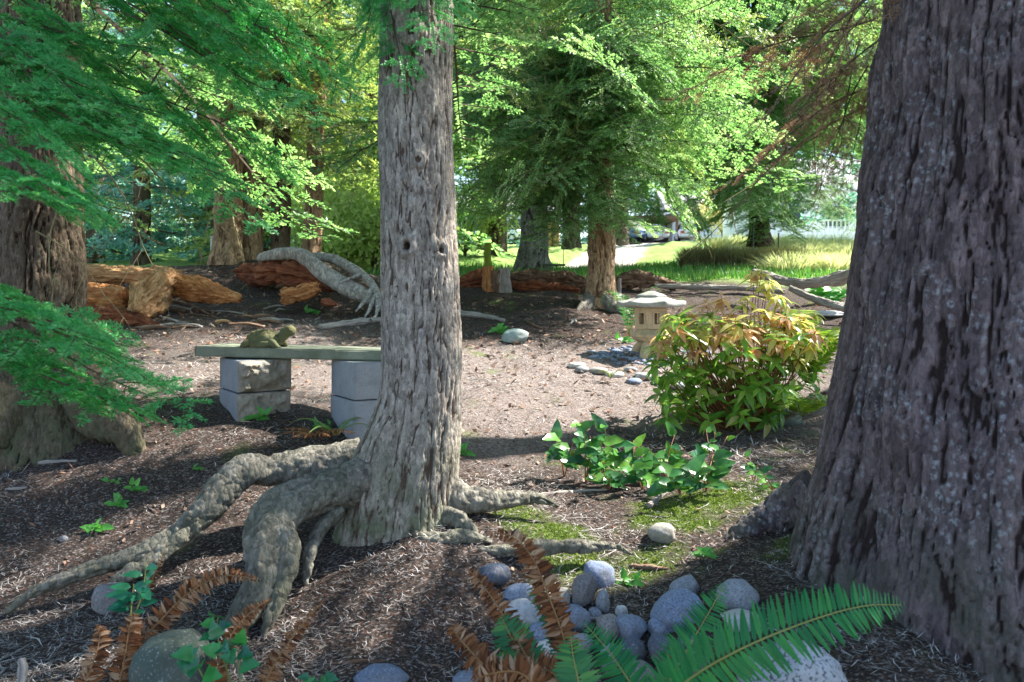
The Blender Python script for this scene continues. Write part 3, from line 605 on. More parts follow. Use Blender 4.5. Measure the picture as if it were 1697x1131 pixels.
# --- trees further back
def tree_back(label, px, base_py, Y, r, H, mat, seed, kx=.06, kz=.25, depth=.016, flare=1.35, fine=.03, lean=0.0, zfine=3.2, nu=90, group=None, name='hemlock_tree', flare_h=.3):
    b = P(px, base_py, Y); z0 = b.z - .12
    t = thing(name, label, 'tree', (b.x, Y, b.z), group)
    zz = np.array([z0, z0 + .12, z0 + .12 + flare_h * .4, z0 + .12 + flare_h, z0 + 2.5, z0 + H * .6, z0 + H]); R = np.array([flare * 1.1, flare, 1 + (flare - 1) * .45, 1.05, .92, .5, .06]) * r
    cx_ = b.x + lean * (zz - b.z) / H
    me = trunk_mesh('trunk', zlist(z0, z0 + zfine, fine, z0 + H, .4), (zz, cx_), (zz, [Y] * 7), (zz, R), nu, MT[mat], kx, kz, depth, seed, lobes=((-.6, .35, 4), (pi + .5, .35, 4), (-pi / 2, .3, 5)), lobe_h=.18)
    me.transform(Matrix.Translation(-t.location)); obj('trunk', me, t)
    return t, (lambda z: (float(np.interp(z, zz, cx_)), Y)), b
lanT, axn, bb = tree_back('straight brown tree with bare spreading roots behind the stone lantern', 996, 502, 8.8, .138, 13, 'bark_brown', 31, lean=.0, fine=.02, nu=130)
add_root(lanT, [(985, 490, 8.8, .12), (972, 505, 8.6, .07), (962, 513, 8.45, .045), (950, 522, 8.35, .02)], 32, 40, 24, mat='root')
add_root(lanT, [(1000, 490, 8.75, .12), (1012, 506, 8.55, .075), (1026, 514, 8.4, .055), (1042, 522, 8.25, .04), (1056, 534, 8.1, .02)], 33, 50, 24, mat='root')
add_root(lanT, [(1012, 495, 8.8, .1), (1035, 498, 8.9, .05), (1060, 500, 9.0, .02)], 34, 30, 20, mat='root')
dress(lanT, axn, 2.75, 11, 62, 2.9, .6, 'green', 24, (-.6, 0), prune=.30, roll=.8, keep=lambda A, B: B.z > 2.35)
dress(lanT, axn, 2.45, 5.5, 26, 2.3, 1.7, 'green', 27, (-.8, -.1), roll=.9, keep=lambda A, B: B.z > 2.1, az=(pi - 1.2, pi + 1.2), prune=.2)
for a, b in (((996, 60, 8.7), (960, 150, 7.0)), ((996, 20, 8.7), (1050, 110, 7.0)), ((996, 130, 8.7), (1010, 230, 6.9)), ((996, 170, 8.7), (930, 260, 7.1)), ((996, 200, 8.7), (1080, 280, 7.2)), ((996, 260, 8.7), (985, 340, 7.2)), ((996, 290, 8.7), (1050, 355, 7.4)), ((996, -30, 8.7), (1010, 60, 6.9)), ((996, 90, 8.7), (1090, 190, 7.2)), ((996, 100, 8.7), (890, 190, 7.0)), ((996, 330, 8.8), (800, 330, 7.8)), ((996, 300, 8.8), (770, 250, 7.6)), ((996, 350, 8.8), (1120, 370, 7.8)), ((990, 310, 8.7), (900, 390, 7.4)), ((996, 280, 8.8), (1180, 290, 7.9)), ((996, 340, 8.8), (860, 385, 8.0)), ((996, 250, 8.8), (1230, 210, 8.0)), ((996, 200, 8.8), (800, 120, 7.4)), ((996, 230, 8.8), (840, 215, 7.2)), ((1000, 330, 8.8), (1060, 395, 7.9))):
    put_bough(lanT, P(*a), P(*b), 'green', random.uniform(-.3, .3))
darkT, axd, bb = tree_back('dark flared trunk on the grass behind the long rotten log', 884, 458, 13.2, .215, 15, 'bark_grey', 35, kx=.075, kz=.4, depth=.03, flare=1.5, fine=.03, nu=120, flare_h=.7)
dress(darkT, axd, 4.1, 13, 70, 3.4, .7, 'far', 25, (-.5, .0), prune=.3, roll=.8, keep=lambda A, B: B.z > 3.4)
dress(darkT, axd, 3.6, 7, 30, 3.0, 2.0, 'green', 26, (-.6, .0), roll=.9, keep=lambda A, B: B.z > 3.1)
L4 = [('thick brown trunk with bare twigs hanging on it above the rotten logs', 379, 424, 9.2, .165, 36), ('brown trunk pressed against a thicker one above the rotten logs', 418, 424, 9.45, .13, 37),
      ('slim straight trunk rising behind the bent grey fallen trunk', 466, 420, 9.5, .112, 38), ('slim brown trunk leaning beside the crook of the fallen trunk', 517, 424, 9.6, .11, 39)]
for i, (lb, px, py, Y, r, sd) in enumerate(L4):
    t, axx, bb = tree_back(lb, px, py, Y, r * .92, 12 - i * .6, ('bark_brown', 'bark_brown', 'bark_left', 'bark_brown')[i], sd, flare=1.06, lean=(.0, .05, .0, .35)[i])
    dress(t, axx, 3.0 + .1 * (i % 2), 10, 36, 2.5, .6, 'yellow' if i != 2 else 'green', 40 + i, (-.6, .0), prune=.3, roll=.7, keep=lambda A, B: B.z > 2.5)
    if i == 0:
        for a, b in (((380, 330, 9.1), (330, 430, 8.4)), ((375, 340, 9.0), (420, 450, 8.2)), ((385, 345, 9.0), (395, 470, 8.0)), ((370, 320, 9.0), (300, 440, 8.4))): put_bough(t, P(*a), P(*b), 'bare', .3)
sideT, axs, bb = tree_back('tall conifer with low sweeping green boughs standing behind the ornamental grasses', 1258, 398, 14.5, .16, 15, 'bark_left', 45, flare=1.2, fine=.06)
dress(sideT, axs, 3.6, 13, 90, 3.4, .7, 'green', 46, (-.6, .0), prune=.28, roll=.8, keep=lambda A, B: B.z > 3.3)
for a, b in (((1258, 330, 14.5), (1150, 365, 13.2)), ((1258, 330, 14.5), (1350, 372, 13.2)), ((1258, 320, 14.5), (1400, 340, 13.4)), ((1258, 310, 14.5), (1100, 330, 13.2)), ((1260, 340, 14.5), (1255, 385, 12.8)), ((1260, 335, 14.5), (1310, 385, 13.0)), ((1260, 300, 14.5), (1420, 290, 13.4)), ((1258, 60, 14.4), (1240, 130, 12.4)), ((1258, 120, 14.4), (1290, 200, 12.4)), ((1258, 190, 14.4), (1220, 270, 12.4)), ((1258, 240, 14.4), (1290, 320, 12.4)), ((1258, 0, 14.4), (1290, 70, 12.4)), ((1258, 150, 14.4), (1180, 230, 12.6)), ((1258, 200, 14.4), (1350, 280, 12.6))):
    put_bough(sideT, P(*a), P(*b), 'green', random.uniform(-.3, .3))
RC = random.Random(12)
for k in range(16):                                     # sprays hanging low over the lawn
    px = RC.uniform(1040, 1420); pb = RC.uniform(355, 392); put_bough(sideT, P(px + RC.uniform(-70, 70), pb - RC.uniform(60, 120), RC.uniform(12.4, 13.8)), P(px, pb - 8, RC.uniform(11.6, 13)), 'green', RC.uniform(-1.2, 1.2))
for k in range(18):  # paler yellow boughs mixed in, brightening the shaded side by colour
    px = RC.uniform(770, 960); pb = RC.uniform(60, 330); put_bough(lanT, P(990, pb - RC.uniform(30, 90), 8.7), P(px, pb, RC.uniform(6.9, 8.0)), 'yellow' if k % 2 else 'green', RC.uniform(-1.2, 1.2))
for k in range(10):
    px = RC.uniform(770, 960); pb = RC.uniform(345, 395); put_bough(lanT, P(px + RC.uniform(-30, 60), pb - RC.uniform(60, 110), RC.uniform(8.0, 8.8)), P(px, pb - 8, RC.uniform(7.4, 8.4)), 'green', RC.uniform(-1.2, 1.2))
for t, axx, zlo, zhi, cnt, Yt in ((lanT, axn, 2.9, 5.2, 20, 8.8), (sideT, axs, 3.6, 7.0, 44, 14.5), (darkT, axd, 3.8, 7.2, 40, 13.2)):
    for k in range(cnt):                                # long sagging boughs that knit the crowns together
        z = RC.uniform(zlo, zhi); x, y = axx(z); a = RC.uniform(-pi, pi); L = RC.uniform(2.4, 3.9); A = Vector((x, y, z)); B = A + Vector((sin(a), cos(a), RC.uniform(-.6, -.1))).normalized() * L
        if B.z < (2.4 if t is lanT else 3.3): continue
        if any(blocks(np.array(A.lerp(B, s_)), .30 * L * (1.15 - s_)) for s_ in (.15, .3, .45, .6, .75, .9, 1)): continue
        put_bough(t, A, B, 'green' if RC.random() < .75 else 'yellow', RC.uniform(-1, 1))
# trees just outside the picture, whose crowns shade the foreground
for i, (lb, x, y, H, n_, L_, z0_) in enumerate((('tall hemlock standing past the massive dark trunk, shading the clearing', 3.9, 5.75, 14, 46, 2.5, 2.8), ('outer hemlock past the massive dark trunk and its tall neighbour', 6.2, 5.2, 16, 40, 2.8, 2.8), ('hemlock beyond the brown trunk with swollen root collar', -4.4, 5.6, 14, 60, 2.6, 1.9), ('hemlock standing behind the rotten logs at their outer end', -6.2, 9.0, 14, 60, 2.8, 2.2))):
    b = Vector((x, y, zg1(x, y))); t = thing('hemlock_tree', lb, 'tree', b)
    zz = [b.z - .1, b.z + .3, b.z + 3, b.z + H]
    me = trunk_mesh('trunk', zlist(b.z - .1, b.z + 2.5, .05, b.z + H, .5), (zz, [x] * 4), (zz, [y] * 4), (zz, [.24, .18, .15, .02]), 60, MT['bark_left'], .06, .25, .015, 60 + i)
    me.transform(Matrix.Translation(-b)); obj('trunk', me, t)
    dress(t, lambda z: (x, y), b.z + z0_, b.z + H - .6, n_, L_, .5, 'green', 70 + i, (-.4, .1), prune=(.30, .30, .3, .3)[i])
# ------------------------------------------------------------------ woods, houses and cars beyond the lawn
def crown_mesh(name, H, z0, count, Lmax, key, seed):
    R = random.Random(seed); L, ms = BN[key]; src = ms[0]
    out = MB(); tint = []
    for i in range(count):
        src = ms[i % len(ms)]; nvt = len(src.vertices); co = np.empty(nvt * 3, np.float32); src.vertices.foreach_get('co', co); co = co.reshape(-1, 3)
        f = (i + R.random()) / count; z = z0 + (H - z0) * f; ln = (Lmax * (1 - f) + .35) * R.uniform(.75, 1.2); a = i * 2.39996 + R.uniform(-.4, .4)
        A = Vector((0, 0, z)); B = A + Vector((sin(a), cos(a), R.uniform(-.35, .1))).normalized() * ln
        M = np.array(aim(A, B, R.uniform(-.3, .3), L)); v = co @ M[:3, :3].T + M[:3, 3]
        q = np.empty(len(src.loops), np.int32); src.loops.foreach_get('vertex_index', q); mi = np.empty(len(src.polygons), np.int32); src.polygons.foreach_get('material_index', mi)
        t = np.empty(len(src.polygons), np.float32); src.attributes['tint'].data.foreach_get('value', t)
        out.v.append(v); out.q.append(q.reshape(-1, 4) + out.n); out.qm += list(mi); out.n += nvt; tint.append(t)
    return mesh(name, np.concatenate(out.v), [np.concatenate(out.q)], [m for m in ms[0].materials], out.qm, False, {'tint': np.concatenate(tint)})
lod('vfar', 2.6, 2, 400, .24, .16, None, .07, .15, .07, [MT['needle_mid'], MT['twig']], droop=.12, wr=.02)
lod('vblue', 2.6, 2, 410, .24, .16, None, .07, .15, .07, [MT['needle_blue'], MT['twig']], droop=.12, wr=.02)
lod('vyellow', 2.6, 2, 420, .24, .16, None, .07, .15, .07, [MT['needle_yellow'], MT['twig']], droop=.12, wr=.02)
CR = {'green': crown_mesh('crown', 14, .9, 84, 3.4, 'vfar', 1), 'blue': crown_mesh('crown', 14, .35, 80, 3.2, 'vblue', 2), 'yellow': crown_mesh('crown', 12, .8, 95, 3.6, 'vyellow', 3), 'greenhi': crown_mesh('crown', 14, 3.0, 100, 3.4, 'vfar', 4), 'yellowhi': crown_mesh('crown', 13, 2.8, 95, 3.6, 'vyellow', 5)}
zz = [-.3, .4, 4, 13.5]
TR = trunk_mesh('trunk', zlist(-.3, 3, .15, 13.5, 1.0), (zz, [0] * 4), (zz, [0] * 4), (zz, [.34, .26, .2, .03]), 28, MT['bark_left'], .1, .4, .02, 77)
def wood_tree(label, x, y, kind, s, rz, group=None, sink=0):
    t = thing('conifer_tree', label, 'tree', (x, y, zg1(x, y) - sink), group); t.rotation_euler.z = rz; t.scale = (s, s, s)
    obj('trunk', TR, t); obj('crown', CR[kind], t)
WOOD = [('blue', -7.2, 15.5, .62), ('blue', -5.2, 17, .75), ('yellow', -3.6, 15.5, .7), ('blue', -9.5, 18, .95), ('green', -2.2, 19, .95), ('yellowhi', -.4, 22, .95), ('green', -6.6, 22, 1.1), ('blue', -4.4, 25, 1.2), ('greenhi', 1.8, 24, 1.05), ('greenhi', 10.5, 17.5, .95), ('yellowhi', 15, 24, .9),
        ('green', -10, 26, 1.3), ('blue', -14, 24, 1.3), ('greenhi', -1.0, 31, 1.2), ('greenhi', 5.5, 40, 1.3), ('blue', -17, 33, 1.6), ('green', -8, 36, 1.6), ('greenhi', 13.5, 29, 1.25), ('blue', 17, 32, 1.4)]
for i, (k, x, y, s) in enumerate(WOOD):
    hi = k[-2:] == 'hi'; kk = k[:-2] if hi else k
    wood_tree({'green': 'full green conifer in the woods beyond the rotten logs', 'blue': 'bluish conifer in the woods beyond the rotten logs', 'yellow': 'light yellow-green conifer in the woods beyond the rotten logs'}[kk].replace('conifer', 'conifer with a bare lower trunk' if hi else 'conifer'), x, y, k, s, i * 1.7, kk + (' bare-trunked' if hi else '') + ' trees in the woods beyond the berm')
FAR = [('green', -30, 84, 2.2), ('blue', -20, 92, 2.4), ('green', -9, 96, 2.3), ('green', 2, 98, 2.5), ('blue', 13, 95, 2.5), ('green', 24, 97, 2.6), ('blue', 35, 94, 2.4), ('green', 46, 98, 2.6), ('green', 58, 96, 2.5), ('green', -42, 90, 2.4), ('blue', 8, 112, 3.0), ('green', 30, 114, 3.1), ('blue', -14, 114, 3.1), ('green', 52, 116, 3.2), ('blue', -36, 112, 3.0)]
for i, (k, x, y, s) in enumerate(FAR):
    hi = k[-2:] == 'hi'; kk = k[:-2] if hi else k
    wood_tree({'green': 'tall far-off green conifer rising behind the houses', 'blue': 'tall far-off bluish conifer rising behind the houses'}[k], x, y, k, s, i * 2.1, 'far ' + k + ' conifers behind the houses')

MT['siding'] = plain('siding', (.50, .54, .62), .7, .3, .06, 2); MT['trim'] = plain('trim', (.80, .81, .82), .6, .3, .05, 3)
MT['roof'] = plain('roof', (.42, .40, .40), .9, .2, .15, 8); MT['door_paint'] = plain('door_paint', (.62, .66, .74), .5, .4, .04, 3)
MT['dark_glass'] = plain('dark_glass', (.03, .04, .05), .1, .6, .1, 3); MT['dark_in'] = plain('dark_in', (.05, .05, .055), .9, .2, .2, 3)
MT['brown_paint'] = plain('brown_paint', (.15, .08, .05), .7, .3, .15, 6); MT['asphalt'] = plain('asphalt', (.10, .10, .105), .95, .2, .2, 4)
def part(name, parent, mat, lo, hi, bev=0.0):
    b = MB(); b.box(lo, hi, 0, None, bev); return obj(name, b.build(name, MT[mat]), parent)
# street in front of the houses
sx = np.linspace(-60, 70, 66); sy = np.array([61.5, 63, 65, 67, 69.0]); SX, SY = np.meshgrid(sx, sy)
me = mesh('road', np.stack([SX.ravel(), SY.ravel(), zg(SX.ravel(), SY.ravel(), False) + .12], 1), grid_q(5, 66), MT['asphalt']); tag(obj('road', me), None, None, None, 'structure')
def house(label, cx_, y, w_, d, zb, h, doors, roof_h, mat='siding', carport=None):
    t = thing('house', label, 'house', (cx_, y, zb))
    part('wall', t, mat, (-w_ / 2, 0, -1.5), (w_ / 2, d, h))
    for x0, x1, hh in doors:
        dr = part('garage_door', t, 'door_paint', (x0, -.08, 0), (x1, -.004, hh))
        f = MB(); f.box((x0 - .14, -.11, 0), (x0 - .005, -.006, hh + .14)); f.box((x1 + .005, -.11, 0), (x1 + .14, -.006, hh + .14)); f.box((x0, -.11, hh + .005), (x1, -.006, hh + .14)); obj('frame', f.build('frame', MT['trim']), dr)
        for k in range(4):
            z0 = hh * k / 4 + .05
            for j in range(4):
                xa = x0 + (x1 - x0) * (j + .1) / 4; xb = x0 + (x1 - x0) * (j + .9) / 4
                part('panel', dr, 'door_paint', (xa, -.105, z0), (xb, -.082, z0 + hh / 4 - .1), .01)
    o = .6; v = np.array([(-w_ / 2 - o, -o, h), (w_ / 2 + o, -o, h), (w_ / 2 + o, d + o, h), (-w_ / 2 - o, d + o, h), (-w_ / 2 - o, d / 2, h + roof_h), (w_ / 2 + o, d / 2, h + roof_h)])
    v2 = v + np.array([0, 0, .18]); m = MB()
    m.add(v, [[0, 3, 2, 1]]); m.add(v2, [[0, 1, 5, 4], [2, 3, 4, 5]], [[1, 2, 5], [3, 0, 4]])
    m.add(np.vstack([v[:4], v2[:4]]), [[0, 1, 5, 4], [1, 2, 6, 5], [2, 3, 7, 6], [3, 0, 4, 7]], None, 1)
    obj('roof', m.build('roof', [MT['roof'], MT['trim']]), t)
    return t
hs = house('pale blue house with white panelled garage doors beyond the grass hill', 21, 72, 13, 9, 5.9, 3.1, ((-5.7, -3.2, 2.3), (-2.8, -.3, 2.3), (.2, 2.7, 2.3)), 2.6)
for x0 in (3.3, 4.9):
    wn = part('window', hs, 'trim', (x0, -.10, 1.0), (x0 + 1.3, -.004, 2.2)); part('pane', wn, 'dark_glass', (x0 + .1, -.125, 1.1), (x0 + 1.2, -.102, 2.1))
cp = thing('carport', 'open dark carport with brown posts beside the pale blue house', 'carport', (12.6, 69.5, 5.95))
part('roof', cp, 'brown_paint', (-2.6, -1, 2.35), (2.0, 5, 2.6)); part('back_wall', cp, 'dark_in', (-2.4, 4.7, -.5), (1.8, 4.9, 2.34))
for x in (-2.3, 1.55):
    for y in (-.8, 4.3): part('post', cp, 'brown_paint', (x, y, -.5), (x + .22, y + .22, 2.34))
h2 = house('long pale blue house seen past the green post across the lawn', -2.6, 66, 11, 8, 6.0, 2.6, (), 2.2)
for x0 in (-4.2, -1.2, 2.2):
    wn = part('window', h2, 'trim', (x0, -.10, .9), (x0 + 1.5, -.004, 2.1)); part('pane', wn, 'dark_glass', (x0 + .1, -.125, 1.0), (x0 + 1.4, -.102, 2.0))
h3 = house('white house with a railed porch behind the tall dry grasses', 20.0, 43, 13, 8, 4.2, 2.9, (), 2.3, 'trim')
for x0 in (-5.6, -3.2, -.8):
    wn = part('window', h3, 'siding', (x0, -.10, .9), (x0 + 1.4, -.004, 2.2)); part('pane', wn, 'dark_glass', (x0 + .1, -.125, 1.0), (x0 + 1.3, -.102, 2.1))
dk = part('porch_floor', h3, 'trim', (-6.4, -3.2, -.1), (6.4, -.01, .1))
part('rail', h3, 'trim', (-6.4, -3.2, .98), (6.4, -3.1, 1.06)); part('rail', h3, 'trim', (-6.4, -3.2, .2), (6.4, -3.1, .26))
bm_ = MB(); bm_.box((-.025, -.03, .262), (.025, .03, .978)); bmesh_ = bm_.build('baluster', MT['trim'])
for k in range(60): obj('baluster', bmesh_, h3, Matrix.Translation((-6.3 + k * .213, -3.15, 0)))
for x in (-6.3, -3.1, 0, 3.1): part('post', h3, 'trim', (x, -3.18, 1.062), (x + .14, -3.06, 2.899))
# cars
MT['car_silver'] = plain('car_silver', (.55, .57, .60), .3, .6, .04, 3); MT['car_white'] = plain('car_white', (.72, .73, .74), .3, .6, .04, 3); MT['tail'] = plain('tail', (.45, .03, .02), .3, .5, .05, 3); MT['rubber'] = plain('rubber', (.02, .02, .02), .8, .3, .1, 3); MT['car_blue'] = plain('car_blue', (.10, .16, .30), .3, .6, .04, 3)
def car(label, x, y, z, rz, mat, tall=1.0):
    z = float(zg([x], [y], False)[0]) + .13
    t = thing('parked_car', label, 'car', (x, y, z)); t.rotation_euler.z = rz
    # body lofted along its length: rear at -y
    prof = [(-2.15, .45, .62, .80), (-2.2, .35, .95, .84), (-1.6, .28, 1.0, .88), (-.6, .27, .95, .90), (.9, .27, .93, .90), (1.8, .28, .82, .86), (2.2, .38, .66, .76)]
    m = MB(); V = []
    for (yy, zb, zt, hw) in prof:
        zt = zb + (zt - zb) * 1.0; V += [(-hw * .9, yy, zb), (-hw, yy, zb + .15), (-hw, yy, zt - .12), (-hw * .88, yy, zt), (hw * .88, yy, zt), (hw, yy, zt - .12), (hw, yy, zb + .15), (hw * .9, yy, zb)]
    n_ = len(prof); q = grid_q(n_, 8, True)[:, ::-1]; V = np.array(V); m.add(V, q)
    m.add(V[:8], [[0, 1, 2, 3], [0, 3, 4, 7], [4, 5, 6, 7]]); m.add(V[-8:], [[3, 2, 1, 0], [7, 4, 3, 0], [7, 6, 5, 4]])
    obj('body', m.build('body', MT[mat], True), t)
    cab = [(-1.75, .94, .97, .80), (-1.1, .94, 1.38 * tall, .64), (.1, .94, 1.42 * tall, .64), (1.0, .92, .95, .80)]; m = MB(); V = []
    for (yy, zb, zt, hw) in cab: V += [(-.84, yy, zb), (-hw, yy, zt), (hw, yy, zt), (.84, yy, zb)]
    m.add(np.array(V), grid_q(4, 4, True)[:, ::-1]); cb = obj('cabin', m.build('cabin', MT['dark_glass']), t)
    m = MB(); V = [(-.66, -1.12, 1.375 * tall), (.66, -1.12, 1.375 * tall), (.66, .12, 1.415 * tall), (-.66, .12, 1.415 * tall)]; V = np.array(V); m.add(np.vstack([V, V + [0, 0, .05]]), [[4, 5, 6, 7], [0, 1, 5, 4], [1, 2, 6, 5], [2, 3, 7, 6], [3, 0, 4, 7]]); obj('roof_panel', m.build('roof_panel', MT[mat]), t)
    for s in (-1, 1):
        m = MB(); m.box((s * .62 - .15, -2.23, .62), (s * .62 + .15, -2.15, .80)); obj('tail_light', m.build('tail_light', MT['tail']), t)
        for yy in (-1.35, 1.35):
            v, qq, tt, *_ = tube([[s * .92, yy, .32, .32], [s * .82, yy, .32, .32], [s * .72, yy, .32, .32]], 3, 18, True); m = MB(); m.add(v, qq, tt); wh = obj('wheel', m.build('wheel', MT['rubber']), t)
            v, qq, tt, *_ = tube([[s * .935, yy, .32, .19], [s * .93, yy, .32, .19], [s * .925, yy, .32, .19]], 3, 14, True); m = MB(); m.add(v, qq, tt); obj('rim', m.build('rim', MT['car_silver']), wh)
    m = MB(); m.box((-.25, -2.235, .55), (.25, -2.2, .67)); obj('number_plate', m.build('number_plate', MT['trim']), t)
    m = MB(); m.box((-.78, -2.28, .36), (.78, -2.16, .52), 0, None, .03); obj('bumper', m.build('bumper', MT[mat]), t)
car('silver sedan parked at the carport with its tail towards the garden', 11.6, 66.2, 6.07, .12, 'car_silver'); car('white hatchback parked at the white garage doors', 14.7, 66.9, 6.07, -.1, 'car_white', 1.08); car('dark blue van parked beside the silver sedan', 9.6, 66.6, 6.07, .5, 'car_blue', 1.35)
car('white car parked at the long pale blue house across the lawn', -1.2, 63.2, 6.07, 1.4, 'car_white')
# ------------------------------------------------------------------ stones
def ico(sub):
    import bmesh
    bm = bmesh.new(); bmesh.ops.create_icosphere(bm, subdivisions=sub, radius=1); v = np.array([x.co[:] for x in bm.verts]); f = np.array([[x.index for x in q.verts] for q in bm.faces]); bm.free(); return v, f
ICO = {k: ico(k) for k in (3, 4, 5)}
def stone_mesh(dims, seed, sub=4, rough=.10, facets=0, power=2.3):
    v, f = ICO[sub]; R = np.random.default_rng(seed)
    s = (np.abs(v) ** power).sum(1) ** (-1 / power); v = v * s[:, None]
    v = v * (1 + rough * fbm(v * .9 + seed * 3.1, 3, seed))[:, None]
    for k in range(facets):
        d = R.normal(size=3); d /= np.linalg.norm(d); lim = R.uniform(.62, .85); h = v @ d; v = v - np.outer(np.clip(h - lim, 0, 9) * .85, d)
    v = v * (1 + .012 * fbm(v * 6, 3, seed + 1))[:, None]
    return v * np.array(dims), f
def stone(label, px, py, Y, w_, h, d, mat, seed, tilt=0.0, yaw=0.0, name='cobble', cat='stone', facets=0, sub=4, bury=.18, on_ground=True, group=None, rough=.10, zoff=0.0):
    g = G(px, py + .28 * h * FPX / Y); k_ = g.y / Y * (.88 if name == 'cobble' else 1); Y = g.y; w_ *= k_; h *= k_; d *= k_     # px,py: the middle of the stone; it stands on the ground
    c = P(px, py, Y)
    v, f = stone_mesh((w_ / 2, d / 2, h / 2), seed, sub, rough * 1.5, facets + 1 + seed % 3, 2.0 + .15 * (seed % 5))
    M = Matrix.Rotation(yaw, 4, 'Z') @ Matrix.Rotation(tilt, 4, 'Y'); v = v @ np.array(M)[:3, :3].T
    z = c.z + zoff - .06 * h
    o = obj(name, mesh(name, v, f, MT[mat]), None, Matrix.Translation((c.x, c.y, z))); return tag(o, label, cat, group)
ST = [  # label, px, py, Y, w, h, d, mat, tilt, facets
    ('dark slate-blue oval cobble next to the thick root, apart from the pile', 820, 950, 2.62, .135, .085, .11, 'stone_dark', -.15, 0),
    ('blue-grey speckled cobble partly hidden behind the brown curled frond', 860, 985, 2.52, .13, .075, .10, 'stone_blue', -.2, 0),
    ('pale grey flat-topped cobble half hidden by the brown curled frond', 868, 1015, 2.45, .135, .085, .11, 'stone_pale', .1, 2),
    ('small tan cobble wedged beside the upright pointed one', 932, 988, 2.50, .055, .062, .06, 'stone_tan', .1, 1),
    ('round blue-grey cobble at the top of the pile, resting against the upright one', 993, 950, 2.60, .115, .10, .10, 'stone_blue', .15, 0),
    ('upright pointed speckled cobble leaning in the pile', 967, 978, 2.50, .088, .145, .085, 'stone_brown', .35, 2),
    ('narrow grey cobble tucked to the side of the upright pointed one', 1000, 998, 2.47, .06, .088, .06, 'stone_grey', -.2, 2),
    ('bluish oval cobble below the upright pointed one', 956, 1020, 2.40, .11, .072, .085, 'stone_blue', .15, 0),
    ('round brown-grey cobble in the middle of the pile', 1008, 1040, 2.34, .095, .092, .085, 'stone_brown', 0, 0),
    ('broad pale blue-grey cobble in the middle of the pile', 1046, 1040, 2.37, .12, .095, .10, 'stone_blue', .25, 0),
    ('dark pitted cobble below the round brown-grey one', 1049, 1078, 2.26, .088, .092, .08, 'stone_dark', .1, 2),
    ('dark angular cobble with a ridge, lying against the long blue boulder', 1098, 1072, 2.25, .095, .125, .09, 'stone_dark', -.5, 3),
    ('small blue cobble between the broad pale one and the long blue boulder', 1092, 1040, 2.33, .075, .07, .07, 'stone_blue', 0, 0),
    ('long blue-grey boulder sloping down into the pile', 1122, 1012, 2.44, .175, .125, .13, 'stone_blue', -.5, 0),
    ('greenish grey cobble lying at the upper end of the long blue boulder', 1136, 974, 2.52, .115, .075, .085, 'stone_grey', -.45, 0),
    ('large pale granite cobble at the foot of the massive trunk', 1224, 985, 2.42, .145, .115, .12, 'stone_grey', .15, 0),
    ('flat light grey stone under the large pale granite cobble', 1232, 1028, 2.32, .17, .06, .12, 'stone_pale', .05, 2),
    ('small smooth blue pebble between the fern fronds', 1140, 1062, 2.24, .06, .055, .055, 'stone_blue', 0, 0),
    ('pale blue-grey cobble low behind the brown curled frond', 905, 1050, 2.32, .11, .085, .09, 'stone_blue', .1, 1),
    ('bluish rounded cobble low in the pile near the green frond', 895, 1085, 2.22, .11, .09, .09, 'stone_granite', 0, 0),
    ('purple-grey cobble peeping out under the green frond', 1060, 1115, 2.18, .12, .07, .09, 'stone_brown', .1, 0),
    ('small cobble between the brown curled frond and the green frond', 962, 1066, 2.27, .085, .075, .075, 'stone_grey', 0, 0),
    ('small grey pebble stuck between the round brown-grey cobble and the bluish oval one', 985, 1018, 2.4, .05, .045, .045, 'stone_grey', 0, 1),
    ('rounded slate cobble at the lower edge of the pile under the frond tip', 1010, 1085, 2.24, .085, .075, .075, 'stone_blue', .2, 1),
    ('small dark pebble beside the pale flat-topped cobble', 838, 1000, 2.5, .05, .04, .04, 'stone_dark', 0, 1),
    ('brown cobble below the long blue boulder', 1150, 1095, 2.2, .08, .07, .07, 'stone_brown', .3, 2),
    ('little pale pebble above the broad pale blue-grey cobble', 1030, 1012, 2.45, .045, .04, .04, 'stone_pale', 0, 1),
    ('blue rounded stone at the foot of the brown curled fern', 772, 1128, 2.15, .085, .06, .07, 'stone_blue', 0, 0),
]
for i, (lb, px, py, Y, w_, h, d, m, tl, fc) in enumerate(ST): stone(lb, px, py, Y, w_, h, d, m, 20 + i, tl, .3 * (i % 5 - 2), facets=fc, name='cobble')
stone('speckled white and black granite boulder under the long green frond', 1318, 1125, 2.03, .27, .20, .2, 'stone_granite', 60, .1, 0, 'boulder', sub=5)
stone('flat bluish stone lying alone in front of the arching root', 626, 1122, 2.28, .16, .06, .10, 'stone_blue', 61, 0, 0, 'stone')
stone('round tan cobble sitting alone on the moss', 1096, 884, 2.95, .108, .088, .10, 'stone_tan', 62, -.15, 0, 'cobble')
stone('rounded greenish boulder beside the ivy sprig', 292, 1112, 2.2, .21, .22, .2, 'stone_green', 63, -.35, .3, 'boulder', sub=5)
stone('purplish grey stone behind the holly-leaved sprig', 182, 992, 2.66, .10, .11, .09, 'stone_brown', 64, .1, 0, 'stone')
stone('small round pebble on the bare soil at the outer end of the thin root', 105, 893, 3.0, .035, .03, .03, 'stone_grey', 65, 0, 0, 'pebble', sub=3)
stone('angular grey-green rock on the brown litter behind the knotted trunk', 856, 558, 6.4, .23, .15, .18, 'stone_teal', 66, .1, .2, 'rock', facets=5)
stone('mossy low rock under the red-tipped bush', 1292, 694, 4.55, .26, .09, .16, 'stone_green', 67, 0, 0, 'rock')
stone('flat pale stepping stone beside the massive trunk, behind the yellow fern', 1372, 520, 8.0, .35, .06, .3, 'stone_pale', 68, 0, 0, 'stone')

